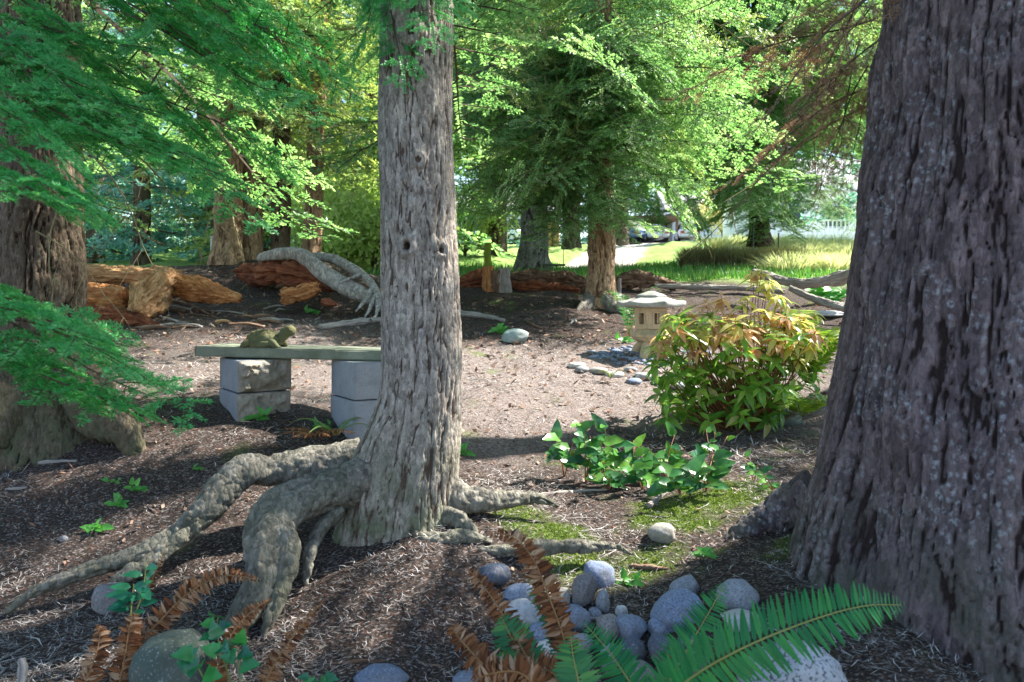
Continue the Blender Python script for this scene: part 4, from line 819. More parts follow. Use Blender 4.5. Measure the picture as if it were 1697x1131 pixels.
# ------------------------------------------------------------------ stone lantern and its ring of stones
def hexring(r, z, n=6, rot=pi / 6): return [(r * sin(rot + k * 2 * pi / n), r * cos(rot + k * 2 * pi / n), z) for k in range(n)]
def cast_mat(name, col, moss=.0):
    n = NT(name); c = n.mix(1.0, col, n.ramp(n.noise(22, 6, None, .7), [(.25, .72), (.75, 1.2)]), 'MULTIPLY')
    c = n.mix(n.math('MULTIPLY', n.ramp(n.noise(9, 5), [(.48, 0), (.66, 1)]), moss), c, (.12, .13, .07)); n.bump(n.noise(150, 4), .5, .004); return n.out(c, .9, .2)
MT['cast'] = cast_mat('cast', (.52, .39, .24), .35); MT['cast_roof'] = cast_mat('cast_roof', (.33, .32, .29), .5)
LB = Vector((G(1080, 600).x, 6.2, 0)); LB = P(1079, 598, 6.2)
la = thing('stone_lantern', 'weathered cream stone lantern with a wide hexagonal roof on curved legs', 'lantern', LB); la.rotation_euler.z = .22
for k in range(4):                                     # curved legs
    a = pi / 4 + k * pi / 2; d = np.array([sin(a), cos(a)]); r = np.array([[*(d * .165), -.03, .030], [*(d * .145), .03, .033], [*(d * .115), .09, .036], [*(d * .06), .14, .04], [0, 0, .165, .045]])
    v, q, t, *_ = tube(r, 22, 14); obj('leg', mesh('leg', v, [q, t], MT['cast']), la)
def loft(name, rings, mat, smooth=False, cap=True):
    m = MB(); k = len(rings[0]); V = np.array([p for r in rings for p in r]); m.add(V, grid_q(len(rings), k, True)[:, ::-1])
    mm = mesh(name, V, [grid_q(len(rings), k, True)[:, ::-1]] + ([np.array([[j for j in range(k)], [(len(rings) - 1) * k + k - 1 - j for j in range(k)]])] if cap else []), MT[mat], None, smooth); return mm
obj('platform', loft('platform', [hexring(.10, .145), hexring(.135, .158), hexring(.165, .19), hexring(.168, .205), hexring(.12, .245), hexring(.115, .248)], 'cast'), la)
# light box: six posts, sill, head and window frames round a hollow
lbx = obj('light_box', loft('light_box', [hexring(.132, .2485), hexring(.135, .262), hexring(.135, .272)], 'cast'), la)
obj('head', loft('head', [hexring(.135, .385), hexring(.137, .40), hexring(.134, .411)], 'cast'), lbx)
for k in range(6):
    a0 = pi / 6 + k * pi / 3; a1 = a0 + pi / 3; p0 = np.array([sin(a0), cos(a0)]) * .133; p1 = np.array([sin(a1), cos(a1)]) * .133
    inn = .80; wfr = (.30, .70)
    for lo, hi in ((0.0, wfr[0]), (wfr[1], 1.0)):
        A = p0 + (p1 - p0) * lo; B = p0 + (p1 - p0) * hi; m = MB(); V = [(*A, .2725), (*B, .2725), (*(B * inn), .2725), (*(A * inn), .2725)]; V = np.array(V + [(x, y, .3845) for x, y, z in V])
        m.add(V, [[0, 1, 2, 3], [7, 6, 5, 4], [4, 5, 1, 0], [5, 6, 2, 1], [6, 7, 3, 2], [7, 4, 0, 3]]); obj('panel', m.build('panel', MT['cast']), lbx)
    A = p0 + (p1 - p0) * (wfr[0] - .06); B = p0 + (p1 - p0) * (wfr[1] + .06); out = ((A + B) / 2); out = out / np.linalg.norm(out)
    m = MB()
    for z0, z1 in ((.2725, .286), (.371, .3845)):
        V = np.array([(*A, z0), (*B, z0), (*(B * inn), z0), (*(A * inn), z0), (*A, z1), (*B, z1), (*(B * inn), z1), (*(A * inn), z1)]) + np.tile(np.append(out * .005, 0), (8, 1)); m.add(V, [[0, 1, 2, 3], [7, 6, 5, 4], [4, 5, 1, 0], [5, 6, 2, 1], [6, 7, 3, 2], [7, 4, 0, 3]])
    for s in (0, 1):
        Q = (A, B)[s]; e = (B - A) / np.linalg.norm(B - A) * (.012 if s == 0 else -.012); V = np.array([(*Q, .286), (*(Q + e), .286), (*((Q + e) * inn), .286), (*(Q * inn), .286)]) + np.append(out * .005, 0); V = np.vstack([V, V + [0, 0, .085]])
        m.add(V, [[0, 1, 2, 3], [7, 6, 5, 4], [4, 5, 1, 0], [5, 6, 2, 1], [6, 7, 3, 2], [7, 4, 0, 3]])
    obj('window_frame', m.build('window_frame', MT['cast']), lbx)
# roof: hexagon, concave slopes, lifted corners, a stepped cap
def roofring(r, z, lift, n=48):
    o = []
    for k in range(n):
        a = k * 2 * pi / n; s = (a % (pi / 3)) - pi / 6; hexr = r * cos(pi / 6) / cos(s) ; o.append((hexr * sin(a + pi / 6 - pi / 6), hexr * cos(a), z + lift * (abs(s) / (pi / 6)) ** 2))
    return o
rf = obj('roof', loft('roof', [roofring(.13, .4115, 0), roofring(.262, .418, .012), roofring(.268, .424, .014), roofring(.268, .444, .016), roofring(.262, .450, .016), roofring(.20, .462, .008), roofring(.14, .484, .003), roofring(.115, .496, 0)], 'cast_roof', True), la)
obj('cap', loft('cap', [roofring(.12, .494, 0), roofring(.122, .502, 0), roofring(.10, .514, 0), roofring(.06, .528, 0), roofring(.02, .542, 0)], 'cast_roof', True), rf)
RING = [(956, 606, .13, .05), (964, 613, .12, .05), (992, 616, .15, .055), (1018, 622, .14, .05), (1050, 632, .13, .045), (1068, 624, .14, .05), (1000, 585, .10, .035), (1020, 582, .11, .04), (1040, 580, .08, .04), (1095, 634, .13, .05), (1125, 640, .14, .05), (1045, 613, .09, .04), (1092, 616, .08, .04), (1150, 645, .14, .05)]
RL = ['at the outer bend of the lantern ring', 'just beside the outer bend of the lantern ring', 'large and rounded on the front of the lantern ring', 'low and flat next to the grass tuft by the lantern', 'broad and pale in front of the lantern, outside its ring', 'oval on the front of the lantern ring below its leg', 'thin on the far side of the lantern ring', 'bluish on the far side of the lantern ring', 'small behind the lantern leg', 'half under the red-tipped bush by the lantern', 'under the low leaves of the red-tipped bush', 'small inside the ring below the lantern', 'small against the lantern foot', 'at the far end of the ring under the bush']
for i, (px, py, w_, h) in enumerate(RING):
    g = G(px, py + 3); v, f = stone_mesh((w_ / 2, w_ * .38, h / 2), 120 + i, 3, .12)
    o = obj('edging_stone', mesh('edging_stone', v, f, MT[('stone_pale', 'stone_grey', 'stone_tan', 'stone_pale', 'stone_blue')[i % 5] if i not in (6, 7, 8) else 'stone_blue']), None, Matrix.Translation((g.x, g.y, zg1(g.x, g.y) + h * .25)) @ Matrix.Rotation(i * 1.1, 4, 'Z')); tag(o, 'smooth edging stone ' + RL[i], 'stone')
R = np.random.default_rng(5); m = MB(); v0, f0 = ICO[3]; import itertools
v0, f0 = ico(2)
for k in range(260):
    a = R.uniform(0, 2 * pi); rr = math.sqrt(R.random()); x = LB.x - .02 + .48 * rr * sin(a); y = LB.y - .06 + .36 * rr * cos(a); s = R.uniform(.010, .026)
    m.add(v0 * (s * R.uniform(.8, 1.3), s, s * .55) + (x, y, zg1(x, y) + s * .2), None, f0)
tag(obj('pebble_bed', m.build('pebble_bed', MT['stone_blue'], True)), 'bed of small grey-blue pebbles inside the lantern ring', 'pebbles', None, 'stuff')

# ------------------------------------------------------------------ bench and turtle
def concrete(name, col, col2, stain, rough_scale=14, bump=.5):
    n = NT(name); c = n.mix(n.ramp(n.noise(rough_scale * .3, 5), [(.35, 0), (.65, 1)]), col, col2)
    c = n.mix(1.0, c, n.ramp(n.noise(260, 3), [(.3, .78), (.7, 1.2)]), 'MULTIPLY'); c = n.mix(n.ramp(n.noise(11, 6), [(.48, 0), (.75, .6)]), c, stain); n.bump(n.noise(rough_scale * 14, 5, None, .7), bump, .004); return n.out(c, .92, .2)
MT['slab'] = concrete('slab', (.17, .19, .14), (.25, .265, .20), (.085, .11, .055)); MT['block'] = concrete('block', (.24, .26, .30), (.31, .325, .345), (.17, .18, .18), 10, .5); MT['split'] = concrete('split', (.24, .205, .15), (.42, .385, .33), (.10, .085, .055), 26, 1.0)
BO = P(480, 700, 3.95); zt = P(480, 578, 3.93).z
be = thing('stone_bench', 'plain concrete slab bench on stacked wall blocks behind the knotted trunk', 'bench', (BO.x, BO.y, zt - .36))
def rough_box(name, corners, h, mats, nx=26, nz=16, seed=0, faces_rough=(0,), amp=.012, tri=None):
    """prism on 4 ground corners (counter-clockwise), height h; chosen side faces split and rough"""
    mm = MB(); c = np.array(corners)
    for k in range(4):
        A, B = c[k], c[(k + 1) % 4]; u = np.linspace(0, 1, nx); z = np.linspace(0, h, nz); U, Z = np.meshgrid(u, z); xy = A[None] + (B - A)[None] * U.ravel()[:, None]; nrm = np.array([(B - A)[1], -(B - A)[0]]); nrm = nrm / np.linalg.norm(nrm)
        p = np.column_stack([xy, Z.ravel()]); edge = np.minimum(np.minimum(U.ravel(), 1 - U.ravel()) * 8, np.minimum(Z.ravel() / h, 1 - Z.ravel() / h) * 8).clip(0, 1)
        a_ = amp if k in faces_rough else .0012
        off = a_ * (.55 + fbm(p * 16 + seed, 4, seed + k)) * (edge if k in faces_rough else edge * 0 + 1) - .004 * (1 - edge) ** 2
        if k not in faces_rough: off = off * edge - .003 * (1 - edge) ** 3
        p[:, :2] += nrm[None] * off[:, None]; mm.add(p, grid_q(nz, nx), None, 1 if k in faces_rough else 0)
    mm.add(np.column_stack([c, np.full(4, h - .001)]), [[0, 1, 2, 3]]); mm.add(np.column_stack([c, np.full(4, .001)]), [[3, 2, 1, 0]])
    return mm.build(name, mats, False)
def wl(px, Y): return np.array([(px - CX) / FPX * Y, Y])
def stack(c4, z0, hts, seed, rough):
    for j, h in enumerate(hts):
        o = obj('block', rough_box('block', [np.array(a) - np.array([BO.x, BO.y]) + .003 * j for a in c4], h - .005, [MT['block'], MT['split']], seed=seed + j, faces_rough=rough, amp=.032, nx=44, nz=22), be, Matrix.Translation((0, 0, z0 - be.location.z))); z0 += h
zb = zt - .052
A = wl(393, 3.86); Bp = wl(482, 4.02); Lf = wl(363, 4.13); D = Lf + (Bp - A) * .8
stack([A, Bp, D, Lf], zb - .325, (.165, .16), 3, (0,))
A = wl(586, 3.74); Bp = wl(668, 3.86); Lf = wl(548, 4.0); D = Lf + (Bp - A)
stack([A, Bp, D, Lf], zb - .375, (.195, .18), 7, ())
# slab with a slightly uneven edge
a0 = wl(322, 4.05); a1 = wl(728, 3.80); nn_ = np.array([-(a1 - a0)[1], (a1 - a0)[0]]); nn_ = nn_ / np.linalg.norm(nn_) * .30
c4 = [a0, a1, a1 + nn_, a0 + nn_ + np.array([-.01, 0])]
obj('seat', rough_box('seat', [c - np.array([BO.x, BO.y]) for c in c4], .052, [MT['slab'], MT['slab']], 60, 8, 13, (0, 1, 3), .004), be, Matrix.Translation((0, 0, zb - be.location.z)) @ Matrix.Rotation(.012, 4, 'Y'))
MT['turtle'] = cast_mat('turtle', (.12, .115, .055), .8)
TP = P(438, 574, 4.05); tu = thing('turtle_ornament', 'mossy carved turtle ornament with raised head on the bench', 'ornament', (TP.x, TP.y, zt + .002)); tu.scale = (.95, .95, .95)
# shell: dome with scutes, raised rim and arched openings between the feet
nu, nvv = 72, 26; th = np.linspace(0, 2 * pi, nu, endpoint=False); ph = np.linspace(.02, 1, nvv); T, H_ = np.meshgrid(th, ph); T = T.ravel(); H_ = H_.ravel()
rad = np.sin(H_ * pi / 2) ** .8; zz_ = .028 + .055 * np.cos(H_ * pi / 2) ** .9; sc_ = np.column_stack([np.cos(T) * rad * 4.2, np.sin(T) * rad * 3.2, 0 * T]); f1, f2, cid = worley(sc_ + .15, 44)
bmp = .010 * sstep(0, .3, f2 - f1) + .003 * np.cos(f1 * 30); v = np.column_stack([.098 * rad * np.cos(T), .07 * rad * np.sin(T), zz_ + bmp * (1 - .5 * H_)])
rim = np.column_stack([.104 * np.cos(th), .075 * np.sin(th), .026 + .004 * np.sin(th * 9)]); rim2 = np.column_stack([.096 * np.cos(th), .068 * np.sin(th), .012 + 0 * th])
v = np.vstack([v, rim, rim2]); obj('shell', mesh('shell', v, [grid_q(nvv + 2, nu, True)[:, ::-1]], MT['turtle']), tu)
v, q, t, *_ = tube([[-.078, -.01, .014, .030], [-.03, -.02, .016, .052], [.03, -.02, .016, .052], [.075, -.01, .014, .034]], 16, 20); v[:, 2] = np.clip(v[:, 2], .0, .034); obj('belly', mesh('belly', v, [q, t], MT['turtle']), tu)
for sx_, sy_ in ((-1, -1), (1, -1), (-1, 1), (1, 1)):
    v, q, t, *_ = tube([[sx_ * .05, sy_ * .04, .03, .02], [sx_ * .075, sy_ * .058, .02, .02], [sx_ * .09, sy_ * .066, .006, .016], [sx_ * .092, sy_ * .068, .0, .012]], 14, 12); obj('foot', mesh('foot', v, [q, t], MT['turtle']), tu)
v, q, t, nrm, s, th_, r = tube([[.07, 0, .03, .022], [.092, -.004, .046, .026], [.108, -.006, .062, .027], [.122, -.006, .078, .030], [.142, -.006, .086, .030], [.163, -.006, .080, .022], [.172, -.006, .076, .009]], 30, 20)
m_ = len(nrm); v[:m_] += nrm * (.004 * fbm(v[:m_] * 40, 3, 3))[:, None]; hd = obj('head', mesh('head', v, [q, t], MT['turtle']), tu)
for s in (-1, 1): vv, ff = stone_mesh((.007, .005, .006), 3, 3); obj('eye', mesh('eye', vv + np.array([.150, -.006 + s * .026, .092]), ff, MT['turtle']), hd)
tail = tube([[-.09, 0, .022, .012], [-.108, 0, .014, .008], [-.12, 0, .006, .003]], 8, 10); obj('tail', mesh('tail', tail[0], [tail[1], tail[2]], MT['turtle']), tu)
tu.rotation_euler.z = -.08

# ------------------------------------------------------------------ rotten logs, fallen trunks, stump, sticks
def log(label, rows, mat, seed, n=60, nu=44, name='rotten_log', cat='log', snap=False, **k):
    if snap: rows = [(a, b, G(a, b + .5 * r * FPX / Y).y, r) for a, b, Y, r in rows]
    p = px_path(rows); me = log_mesh(name, p, n, nu, MT[mat], seed, **k); c = p[:, :3].mean(0); me.transform(Matrix.Translation(-Vector(c))); o = obj(name, me, None, Matrix.Translation(c)); return tag(o, label, cat)
log('split orange chunk of rotten log beside the brown trunk', [(128, 492, 7.3, .14), (160, 494, 7.3, .15), (190, 497, 7.28, .145), (212, 500, 7.27, .12)], 'wood_orange', 1, rough=.3)
log('long pale weathered log lying along the top of the berm', [(110, 455, 7.75, .085), (170, 455, 7.75, .09), (230, 457, 7.72, .085), (262, 455, 7.7, .08), (300, 458, 7.7, .05)], 'wood_tan', 2, rough=.28)
log('slanting splintered tan log with a torn white lower end', [(285, 462, 7.5, .10), (262, 478, 7.35, .13), (240, 495, 7.2, .13), (222, 518, 7.05, .08)], 'wood_tan', 3, rough=.35)
log('orange log tapering down from the splintered one', [(296, 470, 7.55, .11), (320, 476, 7.5, .12), (355, 486, 7.4, .09), (398, 496, 7.3, .035)], 'wood_orange', 4, rough=.35)
log('dark red crumbling wood under the split orange chunk', [(120, 520, 7.1, .06), (170, 522, 7.08, .08), (215, 528, 7.05, .07), (262, 540, 6.95, .03)], 'wood_red', 5, rough=.4)
log('tan wood slab low beside the brown trunk under the dark red wood', [(130, 545, 6.8, .05), (155, 548, 6.78, .06), (182, 555, 6.75, .03)], 'wood_tan', 6, rough=.3)
log('dark red rotten log under the bent grey fallen trunk', [(395, 452, 8.4, .07), (430, 452, 8.3, .13), (475, 452, 8.2, .15), (515, 460, 8.1, .13), (560, 475, 8.0, .06)], 'wood_red', 7, rough=.4)
log('orange broken log end on the slope below the fallen trunk', [(468, 492, 7.7, .07), (492, 488, 7.7, .075), (512, 482, 7.7, .07), (528, 476, 7.7, .05)], 'wood_orange', 8, rough=.35)
log('small red-brown wood chunk below the foot of the fallen trunk', [(533, 500, 7.5, .03), (545, 502, 7.5, .04), (556, 504, 7.5, .025)], 'wood_red', 9, 24, 24, rough=.3)
log('orange rotten log end next to the knotted trunk under the fallen roots', [(590, 478, 7.9, .06), (625, 490, 7.8, .085), (660, 500, 7.7, .08), (700, 505, 7.7, .05)], 'wood_orange', 10, rough=.35)
log('long brown rotten log edging the grass between stump and lantern tree', [(836, 462, 9.9, .06), (862, 464, 9.85, .12), (900, 465, 9.8, .13), (940, 467, 9.75, .12), (970, 470, 9.7, .08)], 'wood_brown', 11, 80, rough=.4)
log('red rotten log at the side of the stump, next to the knotted trunk', [(745, 474, 9.6, .05), (772, 470, 9.6, .08), (800, 463, 9.6, .10), (815, 462, 9.6, .06)], 'wood_red', 12, rough=.35)
log('dark red rotten wood under the long brown log', [(845, 475, 9.6, .06), (890, 478, 9.55, .08), (930, 480, 9.5, .07), (960, 483, 9.45, .04)], 'wood_red', 13, rough=.45)
log('dark mossy log lying behind the lantern below the grass edge', [(1018, 468, 9.9, .09), (1045, 464, 9.9, .11), (1080, 466, 9.9, .08), (1120, 474, 9.9, .05)], 'wood_brown', 14, rough=.4)
log('long thin grey pole along the grass edge behind the red-tipped bush', [(1085, 474, 9.7, .028), (1150, 476, 9.65, .034), (1230, 478, 9.6, .034), (1300, 484, 9.5, .03)], 'wood_grey', 15, rough=.15)
log('short pale stick standing behind the lantern tree', [(1025, 492, 9.0, .03), (1026, 478, 9.0, .028), (1027, 462, 9.0, .022)], 'wood_grey', 16, 20, 16, name='stick', cat='stick', rough=.15)
log('stout grey root-like limb sweeping up behind the yellow fern', [(1250, 452, 9.0, .05), (1310, 468, 8.6, .05), (1360, 468, 8.3, .055), (1420, 455, 8.0, .07)], 'wood_grey', 17, rough=.2, name='fallen_limb', cat='log')
log('long grey limb sloping down past the broad green leaves', [(1310, 478, 8.2, .03), (1350, 496, 7.9, .035), (1390, 508, 7.6, .04), (1440, 520, 7.4, .05)], 'wood_grey', 18, rough=.2, name='fallen_limb', cat='log')
RD = random.Random(4)
for k in range(26):
    px = RD.uniform(150, 480); py = RD.uniform(508, 548); g = G(px, py); a = RD.uniform(-.6, .6) + (pi if RD.random() < .5 else 0); L_ = RD.uniform(.12, .40); e = g + Vector((cos(a), sin(a) * .6, .02 + .12 * RD.random())) * L_; r_ = RD.uniform(.006, .022)
    p = np.array([[g.x, g.y, g.z + r_ * .5, r_], [(g.x + e.x) / 2, (g.y + e.y) / 2, (g.z + e.z) / 2 + .02, r_ * .9], [e.x, e.y, max(e.z, zg1(e.x, e.y) + .005), r_ * .5]])
    me = log_mesh('stick', p, 14, 10, MT[('wood_grey', 'wood_brown', 'wood_brown', 'wood_tan', 'wood_grey')[k % 5]], 300 + k, rough=.3); me.transform(Matrix.Translation(-g)); lb = ('pale grey', 'dark brown', 'dark brown', 'tan', 'pale grey')[k % 5] + ' broken stick in the litter at the foot of the orange logs'
    tag(obj('stick', me, None, Matrix.Translation(g)), lb, 'stick', ('grey', 'brown', 'brown', 'tan', 'grey')[k % 5] + ' sticks below the orange logs')
def fallen(label, rows, seed, extra=()):
    p = px_path(rows); c = Vector(p[0, :3]); t = thing('fallen_tree', label, 'fallen tree', c)
    p[:, 3] *= .72; me = root_mesh('trunk', p, 120, 44, MT['root_pale'], seed, lump=.10, depth=.003); me.transform(Matrix.Translation(-c)); obj('trunk', me, t)
    for i, rws in enumerate(extra): me = root_mesh('root', px_path(rws), 30, 14, MT['root_pale'], seed + i + 1); me.transform(Matrix.Translation(-c)); obj('root', me, t)
fallen('thick smooth grey fallen trunk bent over the berm like an elbow', [(430, 428, 8.3, .06), (460, 422, 8.2, .085), (488, 419, 8.1, .095), (512, 430, 8.0, .105), (540, 455, 7.9, .115), (575, 477, 7.8, .115), (608, 490, 7.75, .11), (645, 500, 7.7, .09)], 21)
fallen('thinner twisted grey trunk ending in splayed bare roots', [(505, 425, 8.5, .05), (545, 428, 8.3, .07), (575, 440, 8.1, .07), (605, 460, 7.8, .06), (622, 480, 7.6, .05), (632, 505, 7.4, .035), (640, 530, 7.25, .02)], 25,
       ([(618, 478, 7.6, .03), (606, 497, 7.45, .02), (590, 516, 7.3, .008)], [(624, 488, 7.55, .03), (615, 508, 7.4, .02), (604, 528, 7.25, .008)], [(626, 490, 7.5, .03), (626, 512, 7.35, .02), (618, 535, 7.2, .008)], [(628, 492, 7.5, .03), (640, 515, 7.35, .025), (650, 535, 7.25, .01)], [(600, 455, 7.8, .03), (580, 462, 7.7, .02), (562, 470, 7.6, .008)]))
# stump: two upright weathered slabs joined at a base
sb = P(822, 480, 9.35); st = thing('stump', 'sawn stump with brown and silvery upright sides at the rotten log', 'stump', sb)
for nm, dx, w_, h, mt, sd in (('side', -.085, .075, .27, 'wood_orange', 1), ('side', .09, .08, .25, 'wood_grey', 2), ('core', .01, .08, .22, 'wood_brown', 3)):
    me = log_mesh(nm, [[dx, (.03 if nm == 'core' else 0), -.05, w_ * 1.25], [dx, 0, .03, w_ * 1.1], [dx, 0, h * .6, w_ * .95], [dx, 0, h, w_ * .9]], 30, 26, MT[mt], 70 + sd, rough=.2, jag=.12); obj(nm, me, st)
SK = [('stout brown stick lying on the litter behind the knotted trunk', [(740, 516, 7.2, .03), (775, 521, 7.1, .032), (810, 526, 7.0, .03), (835, 532, 6.9, .022)], 'wood_grey'),
      ('pale broken stick lying before the splayed roots', [(530, 543, 6.6, .025), (570, 537, 6.6, .03), (610, 532, 6.6, .03), (660, 528, 6.6, .02)], 'wood_grey'),
      ('thin twig leaning across the foot of the orange logs', [(235, 520, 6.9, .018), (270, 527, 6.8, .016), (320, 540, 6.7, .010)], 'wood_grey'),
      ('long dark stick running down from the orange logs', [(282, 497, 7.1, .016), (320, 508, 7.0, .015), (360, 528, 6.8, .010)], 'wood_brown'),
      ('pale thin stick lying on the dark soil before the brown trunk', [(38, 768, 3.45, .010), (80, 766, 3.45, .011), (128, 765, 3.45, .008)], 'wood_grey'),
      ('short pale stick on the dark soil near the picture\'s leaf sprouts', [(10, 811, 3.25, .006), (30, 810, 3.25, .007), (45, 808, 3.25, .005)], 'wood_grey'),
      ('thin grey stick lying between knotted trunk and broad-leaved patch', [(855, 826, 3.12, .008), (900, 820, 3.15, .009), (960, 814, 3.2, .008), (1010, 812, 3.22, .005)], 'wood_grey'),
      ('stubby twig standing out of the moss', [(1075, 840, 3.12, .016), (1088, 828, 3.14, .015), (1102, 814, 3.17, .014)], 'wood_grey'),
      ('dark twig lying on the litter above the cobble pile', [(1045, 938, 2.78, .010), (1080, 942, 2.76, .012), (1110, 944, 2.75, .006)], 'wood_brown'),
      ('pale cut stick stub poking upright out of the litter', [(35, 1135, 2.2, .012), (38, 1110, 2.22, .012), (36, 1092, 2.23, .011)], 'wood_grey'),
      ('thin bent twig lying by the flat bluish stone', [(540, 1102, 2.3, .004), (600, 1096, 2.3, .005), (680, 1100, 2.3, .005), (770, 1108, 2.26, .003)], 'wood_brown'),
      ('slender grey stick leaning on the greenish boulder', [(372, 1040, 2.35, .007), (384, 1075, 2.25, .008), (400, 1125, 2.15, .006)], 'wood_grey'),
      ('small curved root stub on the brown slope before the lantern tree', [(945, 538, 7.6, .012), (952, 530, 7.6, .018), (955, 536, 7.55, .010)], 'wood_grey'),
      ('forked twig on the litter right of the angular rock', [(870, 530, 7.0, .010), (880, 537, 6.95, .014), (900, 545, 6.9, .008)], 'wood_brown')]
for i, (lb, rows, mt) in enumerate(SK):
    lb = lb.replace("near the picture's leaf sprouts", 'beyond the pale thin one').replace('litter right of the', 'litter beside the'); log(lb, rows, mt, 40 + i, 30, 12, 'stick', 'stick', snap=i not in (9, 11), rough=.18)
MT['post_green'] = plain('post_green', (.17, .20, .03), .85, .2, .2, 20, .3); MT['metal'] = plain('metal', (.06, .065, .06), .6, .4, .2, 20); MT['pvc'] = plain('pvc', (.7, .7, .68), .5, .4, .08, 10); MT['post_wood'] = plain('post_wood', (.36, .22, .09), .8, .2, .2, 12)
def post(label, px, py0, py1, Y, r, mat, name='post', cat='post', nu=20):
    a, b = P(px, py0, Y), P(px, py1, Y); m = MB(); h = b.z - a.z; v, q, t, *_ = tube([[0, 0, -.25, r], [0, 0, h * .5, r], [.002, 0, h - r * .25, r], [.002, 0, h, r * .86]], 12, nu); m.add(v, q, t); o = obj(name, m.build(name, MT[mat], True), None, Matrix.Translation(a)); tag(o, label, cat)
post('mossy green wooden post standing on the lawn edge behind the stump', 808, 448, 403, 11.6, .051, 'post_green'); post('slim white stake beyond the rotten logs', 351, 425, 392, 11.0, .018, 'pvc', 'stake', 'stake', 10)
post('thin dark metal stake rising out of the dry shrubs', 1248, 445, 372, 13, .012, 'metal', 'stake', 'stake', 8); post('thin dark metal stake by the end of the dry shrubs', 1290, 445, 388, 13.2, .010, 'metal', 'stake', 'stake', 8)
post('orange wooden post in front of the long pale blue house', 908, 405, 352, 36, .19, 'post_wood'); post('orange wooden post beside its twin near the dark flared trunk', 921, 405, 350, 36, .17, 'post_wood')
sw = thing('swing', 'plain plank swing hanging beside the dark flared trunk', 'swing', P(918, 441, 12.8)); c = Vector(sw.location)
m = MB(); m.box((-.18, -.07, 0), (.18, .07, .03), 0, None, .006); obj('seat', m.build('seat', MT['metal']), sw)
for dx in (-.15, .15): v, q, t, *_ = tube([[dx, 0, .03, .006], [dx, 0, .8, .006], [dx * .9, .02, 1.9, .006]], 8, 6); obj('rope', mesh('rope', v, [q, t], MT['metal']), sw)
# ------------------------------------------------------------------ broad leaves
def leaf_verts(L, w_, nl=5, fold=.25, curl=.25, shape='lance', wavy=0.0):
    """a leaf along +x, midrib folded, tip curling down"""
    t = np.linspace(0, 1, nl + 1)
    prof = {'lance': np.sin(pi * t ** .75) ** .9, 'ovate': np.sin(pi * t ** .6) ** .7 * (1 - .25 * t), 'pinna': np.clip(1.15 - t ** 2.2, 0, 1) * sstep(-.02, .06, t), 'ivy': np.array([np.interp(x, [0, .02, .2, .35, .5, .62, 1], [0, .55, 1.0, .62, .72, .5, 0]) for x in t])}[shape]
    V = []
    for s in (-1, 0, 1):
        y = s * prof * w_ / 2; x = t * L; z = -curl * L * t ** 2 + fold * np.abs(y) + (wavy * w_ * np.sin(t * 14) * abs(s))
        V.append(np.column_stack([x, y, z]))
    V = np.array(V); q = grid_q(3, nl + 1); return V.reshape(-1, 3), q
def leaf_mat(name, cols, fac=.4, rough=.4, spec=.5, tm=(1.2, 1.25, .7)):
    n = NT(name); r = n.rnd(); c = n.ramp(r, [(i / (len(cols) - 1), c) for i, c in enumerate(cols)]); c = n.mix(1.0, c, n.ramp(n.noise(30, 3), [(.3, .8), (.7, 1.2)]), 'MULTIPLY')
    return n.leafy(c, n.mix(1.0, c, tm, 'MULTIPLY'), fac, rough, spec)
def fcol_mat(name, cols, fac=.4, rough=.45, spec=.4, tm=(1.2, 1.25, .7)):
    n = NT(name); c = n.ramp(n.attr('tint'), [(i / (len(cols) - 1), c) for i, c in enumerate(cols)]); return n.leafy(c, n.mix(1.0, c, tm, 'MULTIPLY'), fac, rough, spec)
MT['leaf_red'] = leaf_mat('leaf_red', [(.62, .32, .18), (.72, .46, .30), (.76, .60, .42), (.62, .24, .14), (.74, .62, .40)], .6, .35)
MT['leaf_gold'] = leaf_mat('leaf_gold', [(.50, .48, .14), (.64, .58, .26), (.60, .44, .18), (.42, .52, .12)], .6, .35)
MT['leaf_green'] = leaf_mat('leaf_green', [(.09, .24, .035), (.22, .42, .06), (.40, .58, .10), (.14, .32, .05)], .6, .3, .6)
MT['leaf_patch'] = leaf_mat('leaf_patch', [(.03, .12, .045), (.04, .16, .05), (.08, .24, .05), (.16, .34, .05), (.03, .11, .06)], .35, .22, .7)
MT['leaf_sprout'] = leaf_mat('leaf_sprout', [(.08, .30, .05), (.14, .42, .08)], .4)
MT['leaf_ivy'] = leaf_mat('leaf_ivy', [(.015, .12, .06), (.03, .18, .07), (.06, .30, .06)], .3, .25, .6)
MT['leaf_holly'] = leaf_mat('leaf_holly', [(.015, .13, .07), (.03, .20, .09)], .3, .3, .5)
MT['stem_red'] = plain('stem_red', (.22, .10, .04), .7, .3, .2, 30); MT['stem_green'] = plain('stem_green', (.14, .18, .05), .7, .3, .2, 30)
def dirmat(p, d, nrm, s=1.0):
    x = Vector(d).normalized(); y = Vector(nrm).cross(x)
    if y.length < 1e-4: y = Vector((0, 1, 0)).cross(x)
    y.normalize(); z = x.cross(y); return Matrix(((x.x * s, y.x * s, z.x * s, p[0]), (x.y * s, y.y * s, z.y * s, p[1]), (x.z * s, y.z * s, z.z * s, p[2]), (0, 0, 0, 1)))
def lmesh(name, mat, *a, **k): v, q = leaf_verts(*a, **k); return mesh(name, v, q, MT[mat], None, True)
